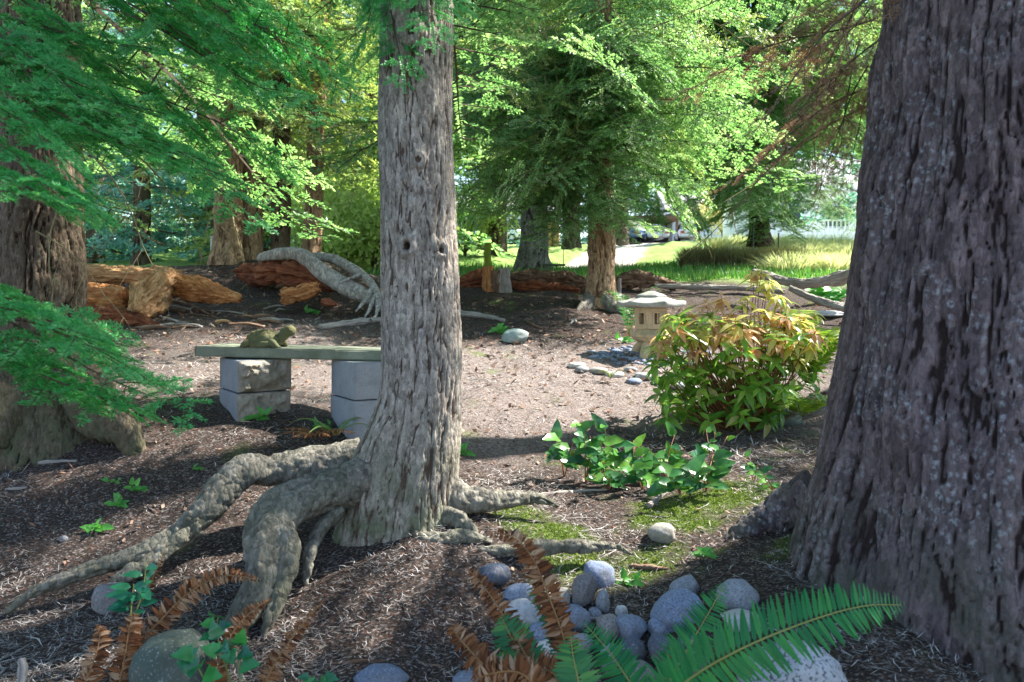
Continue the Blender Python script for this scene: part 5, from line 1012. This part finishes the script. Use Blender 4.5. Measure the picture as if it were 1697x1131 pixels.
# --- the red-tipped bush
bb = P(1232, 706, 4.55); bu = thing('pieris_bush', 'bushy shrub with orange-red leaf tips and green inner leaves beside the lantern', 'bush', bb)
RB = random.Random(9); LM = {}
for k in ('leaf_red', 'leaf_gold', 'leaf_green'): LM[k] = [lmesh('leaf', k, .092, .033, 5, .3, c) for c in (.15, .35, .6)]
WH = [(1250, 455, .05, 'leaf_red'), (1275, 462, -.05, 'leaf_gold'), (1255, 470, .1, 'leaf_gold'), (1240, 490, -.1, 'leaf_gold'), (1290, 490, -.1, 'leaf_gold'), (1262, 448, .02, 'leaf_gold'), (1268, 480, .0, 'leaf_gold'), (1195, 492, .0, 'leaf_red'), (1170, 505, -.1, 'leaf_red'), (1140, 520, .0, 'leaf_red'), (1215, 520, -.15, 'leaf_red'), (1270, 515, -.15, 'leaf_gold'), (1300, 500, .05, 'leaf_red'), (1325, 525, .0, 'leaf_gold'), (1310, 550, -.15, 'leaf_red'), (1335, 545, .1, 'leaf_gold'), (1120, 545, -.05, 'leaf_gold'), (1125, 560, -.1, 'leaf_red'), (1095, 565, .0, 'leaf_gold'), (1090, 585, -.1, 'leaf_red'), (1160, 540, -.2, 'leaf_gold'), (1240, 545, -.2, 'leaf_red'), (1205, 555, -.25, 'leaf_gold'), (1185, 530, -.1, 'leaf_red'), (1285, 560, -.25, 'leaf_red'), (1345, 575, .0, 'leaf_gold'), (1150, 575, -.25, 'leaf_red'), (1230, 500, .1, 'leaf_gold'), (1250, 575, -.3, 'leaf_red'), (1320, 590, -.2, 'leaf_gold'), (1110, 520, .15, 'leaf_gold'), (1205, 540, .2, 'leaf_red'), (1350, 520, .2, 'leaf_gold')]
for k in range(190):
    a = RB.random(); px = 1080 + 280 * RB.random(); py = RB.uniform(515, 705); e = ((px - 1218) / 158) ** 2 + ((py - 605) / 112) ** 2
    if e > 1.1: continue
    WH.append((px, py, RB.uniform(-.42, .30), 'leaf_green' if py > 575 or RB.random() < .25 else ('leaf_gold' if RB.random() < .5 else 'leaf_red')))
leaves = []; sm = MB()
for (px, py, dy, kind) in WH:
    c = P(px, py, 4.55 + dy * .9); n_ = RB.randint(8, 11) if kind != 'leaf_green' else RB.randint(6, 9)
    axis_ = (c - (bb + Vector((0, 0, .15)))).normalized(); axis_ = (axis_ * .6 + Vector((0, -.1, .8))).normalized(); a0 = RB.random() * 6
    side = axis_.cross(Vector((.3, .9, .1))).normalized(); fw = axis_.cross(side)
    for j in range(n_):
        a = a0 + j * 2 * pi / n_ * (1 if j % 2 else 1.02); el = RB.uniform(-.55, .45) if kind != 'leaf_green' else RB.uniform(-.5, .7)
        d = (side * cos(a) + fw * sin(a)) * cos(el) + axis_ * sin(el); p = c + axis_ * RB.uniform(-.035, .005)
        leaves.append((p.y + RB.uniform(-.05, .05), p - bb, d, axis_, kind if RB.random() < .85 else RB.choice(('leaf_gold', 'leaf_green')), RB.uniform(.75, 1.2)))
    q0 = c - bb; mid = q0 * .5 + Vector((RB.uniform(-.06, .06), RB.uniform(-.06, .06), -.05)); v, q, t, *_ = tube([[q0.x * .08, q0.y * .08, -.05, .006], [*mid, .0035], [*(q0 * .8 + Vector((0, 0, -.02))), .0025], [*q0, .002]], 10, 6); sm.add(v, q, t)
obj('stems', sm.build('stems', MT['stem_red'], True), bu)
leaves.sort(key=lambda l: l[0]); rest = MB(); rm = []
for i, (_, p, d, ax_, kind, s) in enumerate(leaves):
    me_ = LM[kind][RB.randrange(3)]; M = dirmat(p, d, ax_, s)
    if i < 298: obj('leaf', me_, bu, M)
    else:
        v, q = leaf_verts(.092, .033, 5, .3, .35); v = v @ np.array(M)[:3, :3].T + np.array(M)[:3, 3]; rest.add(v, q, None, ('leaf_red', 'leaf_gold', 'leaf_green').index(kind))
o = obj('foliage', rest.build('foliage', [MT['leaf_red'], MT['leaf_gold'], MT['leaf_green']], True), bu); o['kind'] = 'stuff'

# ------------------------------------------------------------------ ferns
MT['fern_green'] = leaf_mat('fern_green', [(.012, .14, .045), (.025, .20, .055), (.05, .26, .06), (.018, .16, .05)], .35, .5, .3)
MT['fern_bright'] = fcol_mat('fern_bright', [(.12, .26, .03), (.24, .38, .04), (.40, .48, .07)], .5)
MT['fern_mid'] = fcol_mat('fern_mid', [(.02, .13, .04), (.04, .20, .06), (.10, .28, .06)], .4)
MT['fern_brown'] = fcol_mat('fern_brown', [(.07, .025, .012), (.19, .070, .026), (.29, .13, .055), (.44, .29, .18)], .25, .8, .2, (1.1, 1, .8))
MT['rachis'] = plain('rachis', (.20, .22, .06), .6, .3, .15, 40); MT['rachis_brown'] = plain('rachis_brown', (.26, .13, .05), .8, .2, .2, 40)
def frond_curve(rows, n): c = catmull(np.array([[*P(*r)] for r in rows]), n); return c
PM = [lmesh('leaflet', 'fern_green', 1.0, .145, 6, .12, c, shape='pinna') for c in (.05, .12, .2)]
def env_f(t): return np.interp(t, [0, .08, .25, .55, .8, .95, 1], [.55, .85, 1, .92, .6, .25, .08])
def frond(plant, rows, length, n, kind='objects', mat='fern_mid', face=(0, -1, .35), seed=0, curl=0.0, s0=.12):
    """a frond along a pixel-and-depth curve; leaflets of the given length in pairs"""
    R = random.Random(seed); off = Vector(plant.location); c = frond_curve(rows, 60); rmat = MT['rachis_brown'] if mat == 'fern_brown' else MT['rachis']
    rr = np.column_stack([c - np.array(off), np.linspace(.0035, .0010, 60)]); v, q, t, *_ = tube(rr[::3], 30, 5); m = MB(); m.add(v, q, t, 0); tint = [0.5] * (len(q) + len(t)) ; fr = None
    if kind == 'objects': fr = obj('frond', m.build('frond', [rmat], True), plant)
    T = np.linspace(s0, .995, n); tq = []
    for i, tt in enumerate(T):
        k = min(58, max(1, int(tt * 59))); p = Vector(c[k]) ; d = Vector(c[k + 1] - c[k - 1]).normalized(); up = Vector(face); up = (up - d * up.dot(d)).normalized(); lat = d.cross(up)
        for s in (-1, 1):
            L = length * float(env_f(tt)) * R.uniform(.88, 1.08); dd = lat * s * .95 + d * R.uniform(.18, .38) + up * R.uniform(-.12, .12); nn = up
            if mat == 'fern_brown': dd = lat * s * R.uniform(.6, 1) + d * R.uniform(-.15, .5) + up * R.uniform(-.55, .35); nn = (up + Vector((R.uniform(-1, 1), R.uniform(-1, 1), R.uniform(-1, 1))) * .45)
            if kind == 'objects': obj('leaflet', PM[R.randrange(3)], fr, dirmat(p - off, dd, nn, L))
            else:
                v, q = leaf_verts(1.0, .24 if mat != 'fern_brown' else R.uniform(.20, .36), 4, .15 if mat != 'fern_brown' else R.uniform(.3, .9), .1 if mat != 'fern_brown' else R.uniform(.2, 1.1), 'pinna' if mat != 'fern_brown' else 'lance'); M = np.array(dirmat(p - off, dd, nn, L)); m.add(v @ M[:3, :3].T + M[:3, 3], q, None, 1); tq += [R.random()] * len(q)
    if kind != 'objects':
        # tube quads come first in the quad list, leaf quads after, cap triangles last
        nt_ = sum(len(x) for x in m.t); nq_ = sum(len(x) for x in m.q); tt_ = np.concatenate([np.zeros(nq_ - len(tq)), tq, np.zeros(nt_)])
        f = [np.concatenate(m.q)] + ([np.concatenate(m.t)] if m.t else []); me_ = mesh('frond', np.concatenate(m.v), f, [rmat, MT[mat]], m.qm + m.tm, True, {'tint': tt_}); obj('frond', me_, plant)
fa = P(1075, 1190, 1.85); f1 = thing('sword_fern', 'large sword fern with long green fronds arching over the granite boulder', 'fern', fa)
frond(f1, [(1075, 1190, 1.85), (1140, 1128, 1.78), (1230, 1075, 1.72), (1340, 1030, 1.70), (1430, 1005, 1.70), (1505, 1003, 1.72)], .084, 60, seed=1, face=(0, -.8, .55))
frond(f1, [(1085, 1190, 1.9), (1110, 1130, 1.9), (1140, 1075, 1.95), (1175, 1015, 2.0), (1205, 962, 2.05)], .066, 46, seed=2, face=(-.2, -.9, .35))
fb = P(1010, 1200, 1.95); f2 = thing('sword_fern', 'half-withered sword fern with curled brown fronds in front of the cobble pile', 'fern', fb)
frond(f2, [(1075, 1180, 1.9), (1040, 1125, 1.95), (1005, 1075, 2.0), (965, 1030, 2.06)], .060, 40, seed=3, face=(.1, -.9, .3))
frond(f2, [(960, 1150, 2.0), (938, 1085, 2.05), (915, 1030, 2.1), (893, 990, 2.15), (870, 950, 2.2)], .04, 26, 'mesh', 'fern_mid', seed=4)
frond(f2, [(900, 1170, 2.0), (872, 1090, 2.05), (840, 1030, 2.1), (800, 970, 2.15), (772, 940, 2.17)], .042, 96, 'mesh', 'fern_brown', seed=5)
frond(f2, [(885, 1130, 2.02), (868, 1095, 2.05), (845, 1052, 2.08), (830, 1020, 2.1)], .065, 20, 'mesh', 'fern_mid', seed=6, s0=.2)
frond(f2, [(950, 1130, 2.02), (935, 1060, 2.05), (910, 990, 2.1), (885, 930, 2.13), (850, 890, 2.14), (798, 886, 2.14)], .044, 140, 'mesh', 'fern_brown', seed=7)
frond(f2, [(880, 1180, 1.9), (820, 1120, 1.95), (785, 1085, 2.0), (755, 1050, 2.05), (748, 1035, 2.08)], .044, 70, 'mesh', 'fern_brown', seed=8)
frond(f2, [(900, 1150, 1.85), (860, 1115, 1.86), (810, 1118, 1.88), (780, 1135, 1.9)], .042, 56, 'mesh', 'fern_brown', seed=9); frond(f2, [(940, 1180, 1.9), (920, 1120, 1.95), (880, 1105, 1.98), (840, 1112, 2.0)], .042, 56, 'mesh', 'fern_brown', seed=10)
frond(f2, [(1090, 1180, 2.0), (1110, 1120, 2.05), (1115, 1090, 2.1), (1120, 1070, 2.12)], .03, 24, 'mesh', 'fern_brown', seed=11); frond(f2, [(960, 1190, 1.85), (958, 1130, 1.88), (950, 1090, 1.9), (945, 1050, 1.95)], .06, 18, 'mesh', 'fern_mid', seed=12)
frond(f2, [(1290, 1170, 1.95), (1275, 1130, 1.95), (1250, 1118, 1.95), (1230, 1120, 1.95)], .03, 20, 'mesh', 'fern_brown', seed=13)
fc = P(300, 1190, 2.1); f3 = thing('sword_fern', 'withered fern with rusty curled fronds beside the greenish boulder', 'fern', fc)
for i, (rows, ln, nn_) in enumerate((([(180, 1110, 2.3), (250, 1045, 2.35), (310, 985, 2.4), (370, 955, 2.42), (435, 962, 2.42)], .042, 116), ([(190, 1170, 2.2), (205, 1100, 2.25), (215, 1040, 2.3), (225, 1015, 2.32)], .042, 74), ([(345, 1190, 2.1), (360, 1110, 2.15), (385, 1050, 2.22), (415, 1015, 2.28), (450, 992, 2.32)], .034, 96), ([(420, 1190, 2.1), (450, 1110, 2.15), (490, 1050, 2.22), (545, 985, 2.3)], .032, 90), ([(120, 1180, 2.2), (150, 1110, 2.22), (165, 1060, 2.28), (160, 1035, 2.3)], .040, 64), ([(235, 1000, 2.5), (255, 955, 2.55), (275, 910, 2.58)], .022, 26))):
    frond(f3, rows, ln, nn_, 'mesh', 'fern_brown', seed=20 + i)
# holly-leaved sprig and ivy
def sprig(name, label, cat, base, stems, kind, ln, wd, shape, seed, smat='stem_green'):
    R = random.Random(seed); t = thing(name, label, cat, base); mm = MB(); lm = [lmesh('leaf', kind, ln, wd, 6, .2, c, shape=shape, wavy=.05) for c in (.1, .25, .4)]; b = Vector(base)
    for pts, n_ in stems:
        c = catmull(np.array([[*(Vector(P(*p)) - b)] for p in pts]), 24); v, q, tt, *_ = tube(np.column_stack([c, np.linspace(.003, .0012, 24)])[::2], 14, 5); mm.add(v, q, tt)
        for j in range(n_):
            k = int(23 * (.3 + .7 * (j + .5) / n_)); p = Vector(c[k]); a = j * 2.4 + R.random(); d = Vector((cos(a), -.55 + .5 * sin(a), R.uniform(-.15, .6))); nn = Vector((R.uniform(-.3, .3), -.7, .7)); obj('leaf', lm[R.randrange(3)], t, dirmat(p + d.normalized() * .006, d, nn, R.uniform(.75, 1.2)))
    obj('stems', mm.build('stems', MT[smat], True), t); return t
sprig('holly_sprig', 'sprig of dark green spiny leaves in front of the purplish stone', 'plant', P(215, 1050, 2.4), [([(215, 1050, 2.4), (218, 1000, 2.42), (222, 965, 2.44)], 11), ([(215, 1040, 2.4), (235, 985, 2.42), (243, 930, 2.44)], 6)], 'leaf_holly', .062, .026, 'lance', 1)
sprig('ivy_sprig', 'trailing ivy with glossy lobed leaves over the greenish boulder', 'ivy', P(370, 1130, 2.1), [([(385, 1140, 2.1), (370, 1090, 2.12), (360, 1050, 2.18), (362, 1015, 2.22)], 8), ([(350, 1140, 2.08), (330, 1110, 2.08), (325, 1080, 2.1)], 5), ([(400, 1140, 2.08), (395, 1090, 2.12), (400, 1060, 2.18)], 5)], 'leaf_ivy', .05, .052, 'ivy', 2)
sprig('ivy_sprig', 'small ivy tuft in the litter beyond the withered fern', 'ivy', P(520, 1145, 2.15), [([(520, 1150, 2.15), (515, 1120, 2.16)], 5), ([(520, 1150, 2.15), (535, 1118, 2.17)], 4)], 'leaf_ivy', .04, .035, 'ivy', 3)
# --- the broad-leaved patch: plants side by side
PT = [('first tall broad-leaved plant, at the outer edge of the patch next to the stick', 935, 790, 690, .085), ('broad-leaved plant with pale yellow-green leaves near the edge of the patch', 970, 800, 715, .075), ('broad-leaved plant with one dark drooping leaf high in the patch', 1000, 790, 690, .085), ('broad-leaved plant low in front of the patch beside the orange leaf', 1010, 812, 750, .07), ('broad-leaved plant with large upright leaves in the middle of the patch', 1050, 795, 695, .09), ('bluish broad-leaved plant low in the middle of the patch', 1065, 812, 745, .08), ('broad-leaved plant under the red-tipped bush side of the patch', 1100, 790, 715, .08), ('broad-leaved plant with wide dark leaves lying on the moss', 1130, 820, 770, .095), ('broad-leaved plant with one big rounded leaf at the inner edge of the patch', 1170, 815, 745, .09), ('broad-leaved plant with small bright leaves nearest the bush', 1180, 790, 705, .06), ('thin straggling broad-leaved plant between the patch and the massive trunk', 1250, 800, 750, .05), ('sparse bright broad-leaved plant by the mossy root of the massive trunk', 1285, 815, 775, .045)]
for i, (lb, px, py, top, ln) in enumerate(PT):
    g = G(px, py); R = random.Random(80 + i); stems = []
    for k in range(4 if i < 10 else 2):
        dx = R.uniform(-34, 34); tp = top + (py - top) * R.uniform(0, .6); stems.append(([(px, py + 4, g.y), (px + dx * .4, (py + tp) / 2, g.y - .02), (px + dx, tp, g.y + R.uniform(-.12, .1))], R.randint(3, 5) if i < 10 else 4))
    sprig('salal_plant', lb, 'plant', g, stems, 'leaf_patch', ln, ln * .62, 'ovate', 90 + i, 'stem_red')
SP = [('leafy green sprout on the dark soil beyond the thin root', 228, 812, .035), ('pair of bright sprouts beside the leafy one, further from the bench', 188, 800, .022), ('low cluster of bright sprouts near the outer thin root', 155, 880, .045), ('small sprout between the sprout cluster and the leafy one', 195, 838, .035), ('tiny green sprout near the arch of the second root', 330, 778, .02), ('bright round-leaved seedling beside the lone tan cobble', 1165, 925, .045), ('low green seedling above the cobble pile', 1042, 968, .035), ('green weed beside the angular rock', 828, 552, .08), ('low green weed at the foot of the knotted trunk', 765, 755, .05), ('tiny weed below the lantern fern', 1035, 568, .06), ('green tuft of weeds below the splayed roots', 520, 520, .06), ('small fern-like weed in front of the bench block', 430, 695, .05), ('tiny weed between bench and knotted trunk', 535, 710, .035)]
for i, (lb, px, py, ln) in enumerate(SP):
    g = G(px, py); R = random.Random(200 + i); stems = [([(px, py + 3, g.y), (px + R.uniform(-8, 8), py - ln * 220 / g.y * 1.2, g.y), (px + R.uniform(-18, 18), py - ln * 420 / g.y * 1.3, g.y - .01)], 4) for k in range(3)]
    sprig('seedling', lb, 'plant', g, stems, 'leaf_sprout', ln, ln * .62, 'ovate', 300 + i)
hp = G(1372, 500, 6.5); sprig('hosta_plant', 'clump of broad bright green leaves on the bank beside the massive trunk', 'plant', hp, [([(1372 + d, 505, hp.y), (1372 + d * 1.6, 490, hp.y), (1372 + d * 2.4, 478, hp.y)], 5) for d in (-12, -5, 3, 10)], 'leaf_sprout', .20, .10, 'ovate', 400)
# --- other ferns
def fern(label, px, py, Y, n_, size, mat, seed, lift=.7, pl=.11, spread=(0, 2 * pi)):
    b = P(px, py, Y); t = thing('sword_fern', label, 'fern', b); R = random.Random(seed)
    for k in range(n_):
        a = spread[0] + (spread[1] - spread[0]) * (k + R.random() * .6) / n_; L = size * R.uniform(.7, 1.1); d = Vector((sin(a), cos(a), 0)); q = [b + d * (L * s) + Vector((0, 0, L * lift * (s * 1.8 - s * s * 1.45))) for s in (0, .3, .65, 1)]
        rows = [((v.x / v.y) * FPX + CX, HY - (v.z - EYE) * FPX / v.y, v.y) for v in q]; frond(t, rows, pl * L / .6, 26, 'mesh', mat, face=(0, 0, 1), seed=seed + k)
fern('yellow-green fern spreading behind the red-tipped bush', 1338, 640, 4.75, 13, .62, 'fern_bright', 500, 1.2, .12)
fern('low green fern under the red-tipped bush beside the mossy rock', 1330, 690, 4.5, 9, .42, 'fern_bright', 520, .5, .10)
fern('slender upright fern right behind the lantern leg', 1042, 558, 6.9, 6, .34, 'fern_mid', 530, 2.2, .09)
fern('small fern with one long frond in front of the bench', 555, 722, 3.62, 4, .22, 'fern_mid', 540, .55, .07)
fern('dry brown fern litter heap in front of the bench', 520, 722, 3.6, 9, .20, 'fern_brown', 560, .25, .08); fern('bright sparse grass-like fern at the lantern ring', 1012, 628, 5.3, 7, .10, 'fern_bright', 580, 1.0, .05)

# ------------------------------------------------------------------ grass, shrubs, litter
def blades(name, label, cat, pts, hts, wid, mat, seed, lean=.5, kind='stuff', nseg=2):
    R = np.random.default_rng(seed); n_ = len(pts); a = R.uniform(0, 2 * pi, n_); d = np.column_stack([np.cos(a), np.sin(a), 0 * a]); sd = np.column_stack([-np.sin(a), np.cos(a), 0 * a]); l = R.uniform(.2, 1, n_)[:, None] * lean; V = []
    h = hts[:, None]; up = np.array([[0, 0, 1.]])
    p0 = pts; p1 = pts + up * h * .55 + d * h * l * .3; p2 = pts + up * h * (1 - .25 * l) + d * h * l * .95
    V = np.stack([p0 - sd * wid, p0 + sd * wid, p1 + sd * wid * .8, p1 - sd * wid * .8, p2], 1).reshape(-1, 3); b = np.arange(n_)[:, None] * 5
    q = np.array([[0, 1, 2, 3]]) + b; t = np.array([[3, 2, 4]]) + b; tn = R.random(n_)
    return tag(obj(name, mesh(name, V, [q, t], MT[mat], None, False, {'tint': np.concatenate([tn, tn])})), label, cat, None, kind)
MT['grass'] = fcol_mat('grass', [(.05, .16, .05), (.10, .26, .06), (.20, .34, .08)], .4); MT['grass_dry'] = fcol_mat('grass_dry', [(.34, .37, .20), (.54, .53, .38), (.70, .68, .55), (.44, .50, .26)], .4); MT['grass_dark'] = fcol_mat('grass_dark', [(.10, .085, .06), (.20, .165, .11), (.28, .27, .14)], .3)
R = np.random.default_rng(3); n_ = 16000; x = R.uniform(-2, 7.5, n_); y = 10.5 + R.random(n_) ** 1.5 * 5; ok = (y > 10.45 + .35 * np.sin(x * .7 + 1)); x, y = x[ok], y[ok]; z = zg(x, y)
blades('grass', 'rough green grass along the lawn edge behind the rotten log', 'grass', np.column_stack([x, y, z]), R.uniform(.05, .15, len(x)), .006, 'grass', 1)
def tussock(name, label, px, py, Y, n_, rad, h, mat, seed, lean=.8, group=None):
    b = P(px, py, Y); R = np.random.default_rng(seed); a = R.uniform(0, 2 * pi, n_); r = rad * np.sqrt(R.random(n_)); pts = np.column_stack([r * np.cos(a), r * np.sin(a), 0 * a - .05])
    o = blades(name, label, 'grass', pts, h * R.uniform(.5, 1.1, n_), .010, mat, seed, lean, None); o.location = b; o['category'] = 'ornamental grass' if mat == 'grass_dry' else 'shrub'
    if group: o['group'] = group
for i, (px, py, Y) in enumerate(((1310, 462, 12.0), (1345, 458, 12.4), (1380, 462, 12.0), (1415, 460, 12.3), (1330, 440, 14), (1365, 436, 14.5), (1400, 440, 14), (1300, 436, 14.6), (1270, 430, 15.2), (1340, 422, 17), (1390, 420, 17.5), (1290, 420, 17.2), (1230, 420, 17), (1190, 424, 16.5))):
    tussock('ornamental_grass', 'tussock of pale dry ornamental grass on the sunny bank', px, py, Y, 900, .36, .50, 'grass_dry', 10 + i, 1.0, 'dry grass tussocks on the bank')
for i, (px, py, Y) in enumerate(((1155, 447, 13.0), (1182, 449, 12.9), (1212, 449, 12.8), (1242, 450, 12.7), (1272, 450, 12.8), (1300, 448, 13))):
    tussock('dry_shrub', 'dark twiggy cut-back shrub in the row before the dry grasses', px, py, Y, 1300, .26, .45, 'grass_dark', 40 + i, .55, 'dark cut-back shrubs in a row')
def shrub(label, px, py, Y, rad, h, n_, mats, seed, name='shrub', trunk=0.0, ls=.10):
    b = P(px, py, Y); t = thing(name, label, 'tree' if trunk else 'shrub', b); R = np.random.default_rng(seed); m = MB()
    cl = R.normal(size=(16, 3)); cl /= np.linalg.norm(cl, axis=1)[:, None]; cl *= R.uniform(.45, .85, (16, 1)); p = cl[R.integers(0, 16, n_)] + R.normal(size=(n_, 3)) * .24
    p = p * np.array([rad, rad, h / 2]) + np.array([0, 0, trunk + h / 2]); d = R.normal(size=(n_, 3)); d /= np.linalg.norm(d, axis=1)[:, None]; s = np.cross(d, R.normal(size=(n_, 3))); s /= np.linalg.norm(s, axis=1)[:, None]; l = ls * R.uniform(.6, 1.2, n_)[:, None]
    V = np.stack([p, p + d * l * .5 + s * l * .28, p + d * l, p + d * l * .5 - s * l * .28], 1).reshape(-1, 3); obj('crown' if trunk else 'foliage', mesh('foliage', V, np.arange(n_ * 4).reshape(-1, 4), MT[mats], None, False, {'tint': R.random(n_)}), t)
    v, q, tt, *_ = tube([[0, 0, -.1, .05], [.02, 0, (trunk + h * .3) * .5, .04], [0, .02, trunk + h * .5, .02]], 10, 8); m.add(v, q, tt)
    for k in range(5): a = k * 1.3; v, q, tt, *_ = tube([[0, 0, (trunk + .1) * .7, .025], [.3 * rad * cos(a), .3 * rad * sin(a), trunk + h * .3, .015], [.6 * rad * cos(a), .6 * rad * sin(a), trunk + h * .6, .006]], 8, 6); m.add(v, q, tt)
    obj('trunk', m.build('trunk', MT['twig'], True), t)
MT['leaf_yellowtree'] = fcol_mat('leaf_yellowtree', [(.55, .52, .30), (.66, .62, .42), (.60, .52, .30)], .4); MT['leaf_bushes'] = fcol_mat('leaf_bushes', [(.22, .34, .09), (.40, .52, .18), (.60, .66, .34)], .5)
shrub('small pale yellow tree in front of the garage doors', 1196, 402, 60, 1.9, 2.6, 2600, 'leaf_yellowtree', 1, 'small_tree', .9, .30)
for i, (px, py, Y, rd, h) in enumerate(((575, 455, 13, 1.0, 1.6), (620, 452, 12.6, .9, 1.3), (545, 440, 14, .9, 1.7), (640, 440, 15, 1.0, 1.4), (600, 430, 16, 1.2, 2.1), (770, 425, 22, 1.3, 2.0))):
    shrub('sunlit pale green leafy shrub behind the splayed fallen roots' if i < 5 else 'pale leafy shrub far across the lawn past the knotted trunk', px, py, Y, rd, h, 5200, 'leaf_bushes', 20 + i); 
for o in list(COL.objects):
    if o.get('label') == 'sunlit pale green leafy shrub behind the splayed fallen roots': o['group'] = 'pale green shrubs behind the fallen roots'
# moss cushions and small twigs
R = np.random.default_rng(8); n_ = 60000; x = R.uniform(-.1, 1.6, n_); y = R.uniform(2.75, 3.6, n_); pq_ = np.column_stack([x, y, 0 * x]); mm_ = np.zeros(n_)
for c in mossc: mm_ = np.maximum(mm_, np.exp(-(((x - c.x) / .24) ** 2 + ((y - c.y) / .17) ** 2)))
ok = sstep(.50, 1.1, mm_ + .75 * fbm(pq_ * 5, 4, 21)) > R.uniform(.2, .9, n_); x, y = x[ok], y[ok]; zm = zg(x, y)
MT['moss_leaf'] = fcol_mat('moss_leaf', [(.05, .09, .015), (.13, .20, .03), (.26, .34, .07)], .3, .8, .2)
blades('moss', 'green moss cushions on the ground round the lone tan cobble', 'moss', np.column_stack([x, y, zm - .002]), R.uniform(.004, .010, len(x)), .0028, 'moss_leaf', 5)
# fallen needles and leaf scraps
MT['litter'] = fcol_mat('litter', [(.05, .04, .036), (.15, .125, .11), (.33, .30, .285), (.60, .57, .55)], .1, .9, .2, (1, 1, 1)); MT['scrap'] = fcol_mat('scrap', [(.07, .045, .035), (.18, .105, .07), (.36, .27, .21), (.24, .10, .055)], .2, .8, .2, (1, 1, 1))
def scatter(n_, y0, y1, pw, seed, spread=.70):
    R = np.random.default_rng(seed); y = y0 + (y1 - y0) * R.random(n_) ** pw; x = (R.random(n_) * 2 - 1) * (y * spread + .2); return x, y, R
def strands(n_, y0, y1, pw, l0, l1, wd, seed):
    x, y, R = scatter(n_, y0, y1, pw, seed); z = zg(x, y); dens = .9 * fbm(np.column_stack([x, y, 0 * x]) * 2.6, 3, 8) + R.normal(size=n_) * .28; ok = dens > -.05; x, y, z = x[ok], y[ok], z[ok]; n_ = len(x)
    a = R.uniform(0, 2 * pi, n_) * .5 + .8 * vnoise(np.column_stack([x, y, 0 * x]) * 3, 4) + R.uniform(-1, 1, n_); el = R.normal(0, .22, n_); l = R.uniform(l0, l1, n_)[:, None]; d = np.column_stack([np.cos(a) * np.cos(el), np.sin(a) * np.cos(el), np.sin(el)]); s = np.column_stack([-np.sin(a), np.cos(a), 0 * a])
    b = np.column_stack([x, y, z + .004 + R.random(n_) * .010]); bend = R.normal(0, .12, n_)[:, None]; m = b + d * l * .5 + s * l * bend; e = b + d * l
    V = np.stack([b, m - s * wd, e, m + s * wd], 1).reshape(-1, 3); return V, n_, R.random(n_)
parts_ = [strands(900, 1.7, 4.2, .8, .08, .22, .0030, 3), strands(100000, 1.5, 3.7, .8, .015, .055, .0013, 1), strands(38000, 3.4, 7.0, .8, .03, .08, .0022, 2)]
V = np.vstack([p[0] for p in parts_]); n_ = sum(p[1] for p in parts_)
tag(obj('needle_litter', mesh('needle_litter', V, np.arange(n_ * 4).reshape(-1, 4), MT['litter'], None, False, {'tint': np.concatenate([p[2] for p in parts_])})), 'fallen needles and fine twigs strewn over the ground', 'litter', None, 'stuff')
x, y, R = scatter(8000, 2.6, 9.0, .75, 9); z = zg(x, y); n_ = len(x); a = R.uniform(0, 2 * pi, n_); d = np.column_stack([np.cos(a), np.sin(a), R.normal(0, .4, n_)]); s = np.column_stack([-np.sin(a), np.cos(a), R.normal(0, .5, n_)]); l = (R.uniform(.008, .02, n_) * np.clip(y / 4, .6, 1.6))[:, None]; b = np.column_stack([x, y, z + .006])
V = np.stack([b, b + d * l + s * l * .5, b + d * l * 2, b + d * l - s * l * .5], 1).reshape(-1, 3)
tag(obj('leaf_litter', mesh('leaf_litter', V, np.arange(n_ * 4).reshape(-1, 4), MT['scrap'], None, False, {'tint': R.random(n_)})), 'scraps of fallen brown leaves and bark on the ground', 'litter', None, 'stuff')
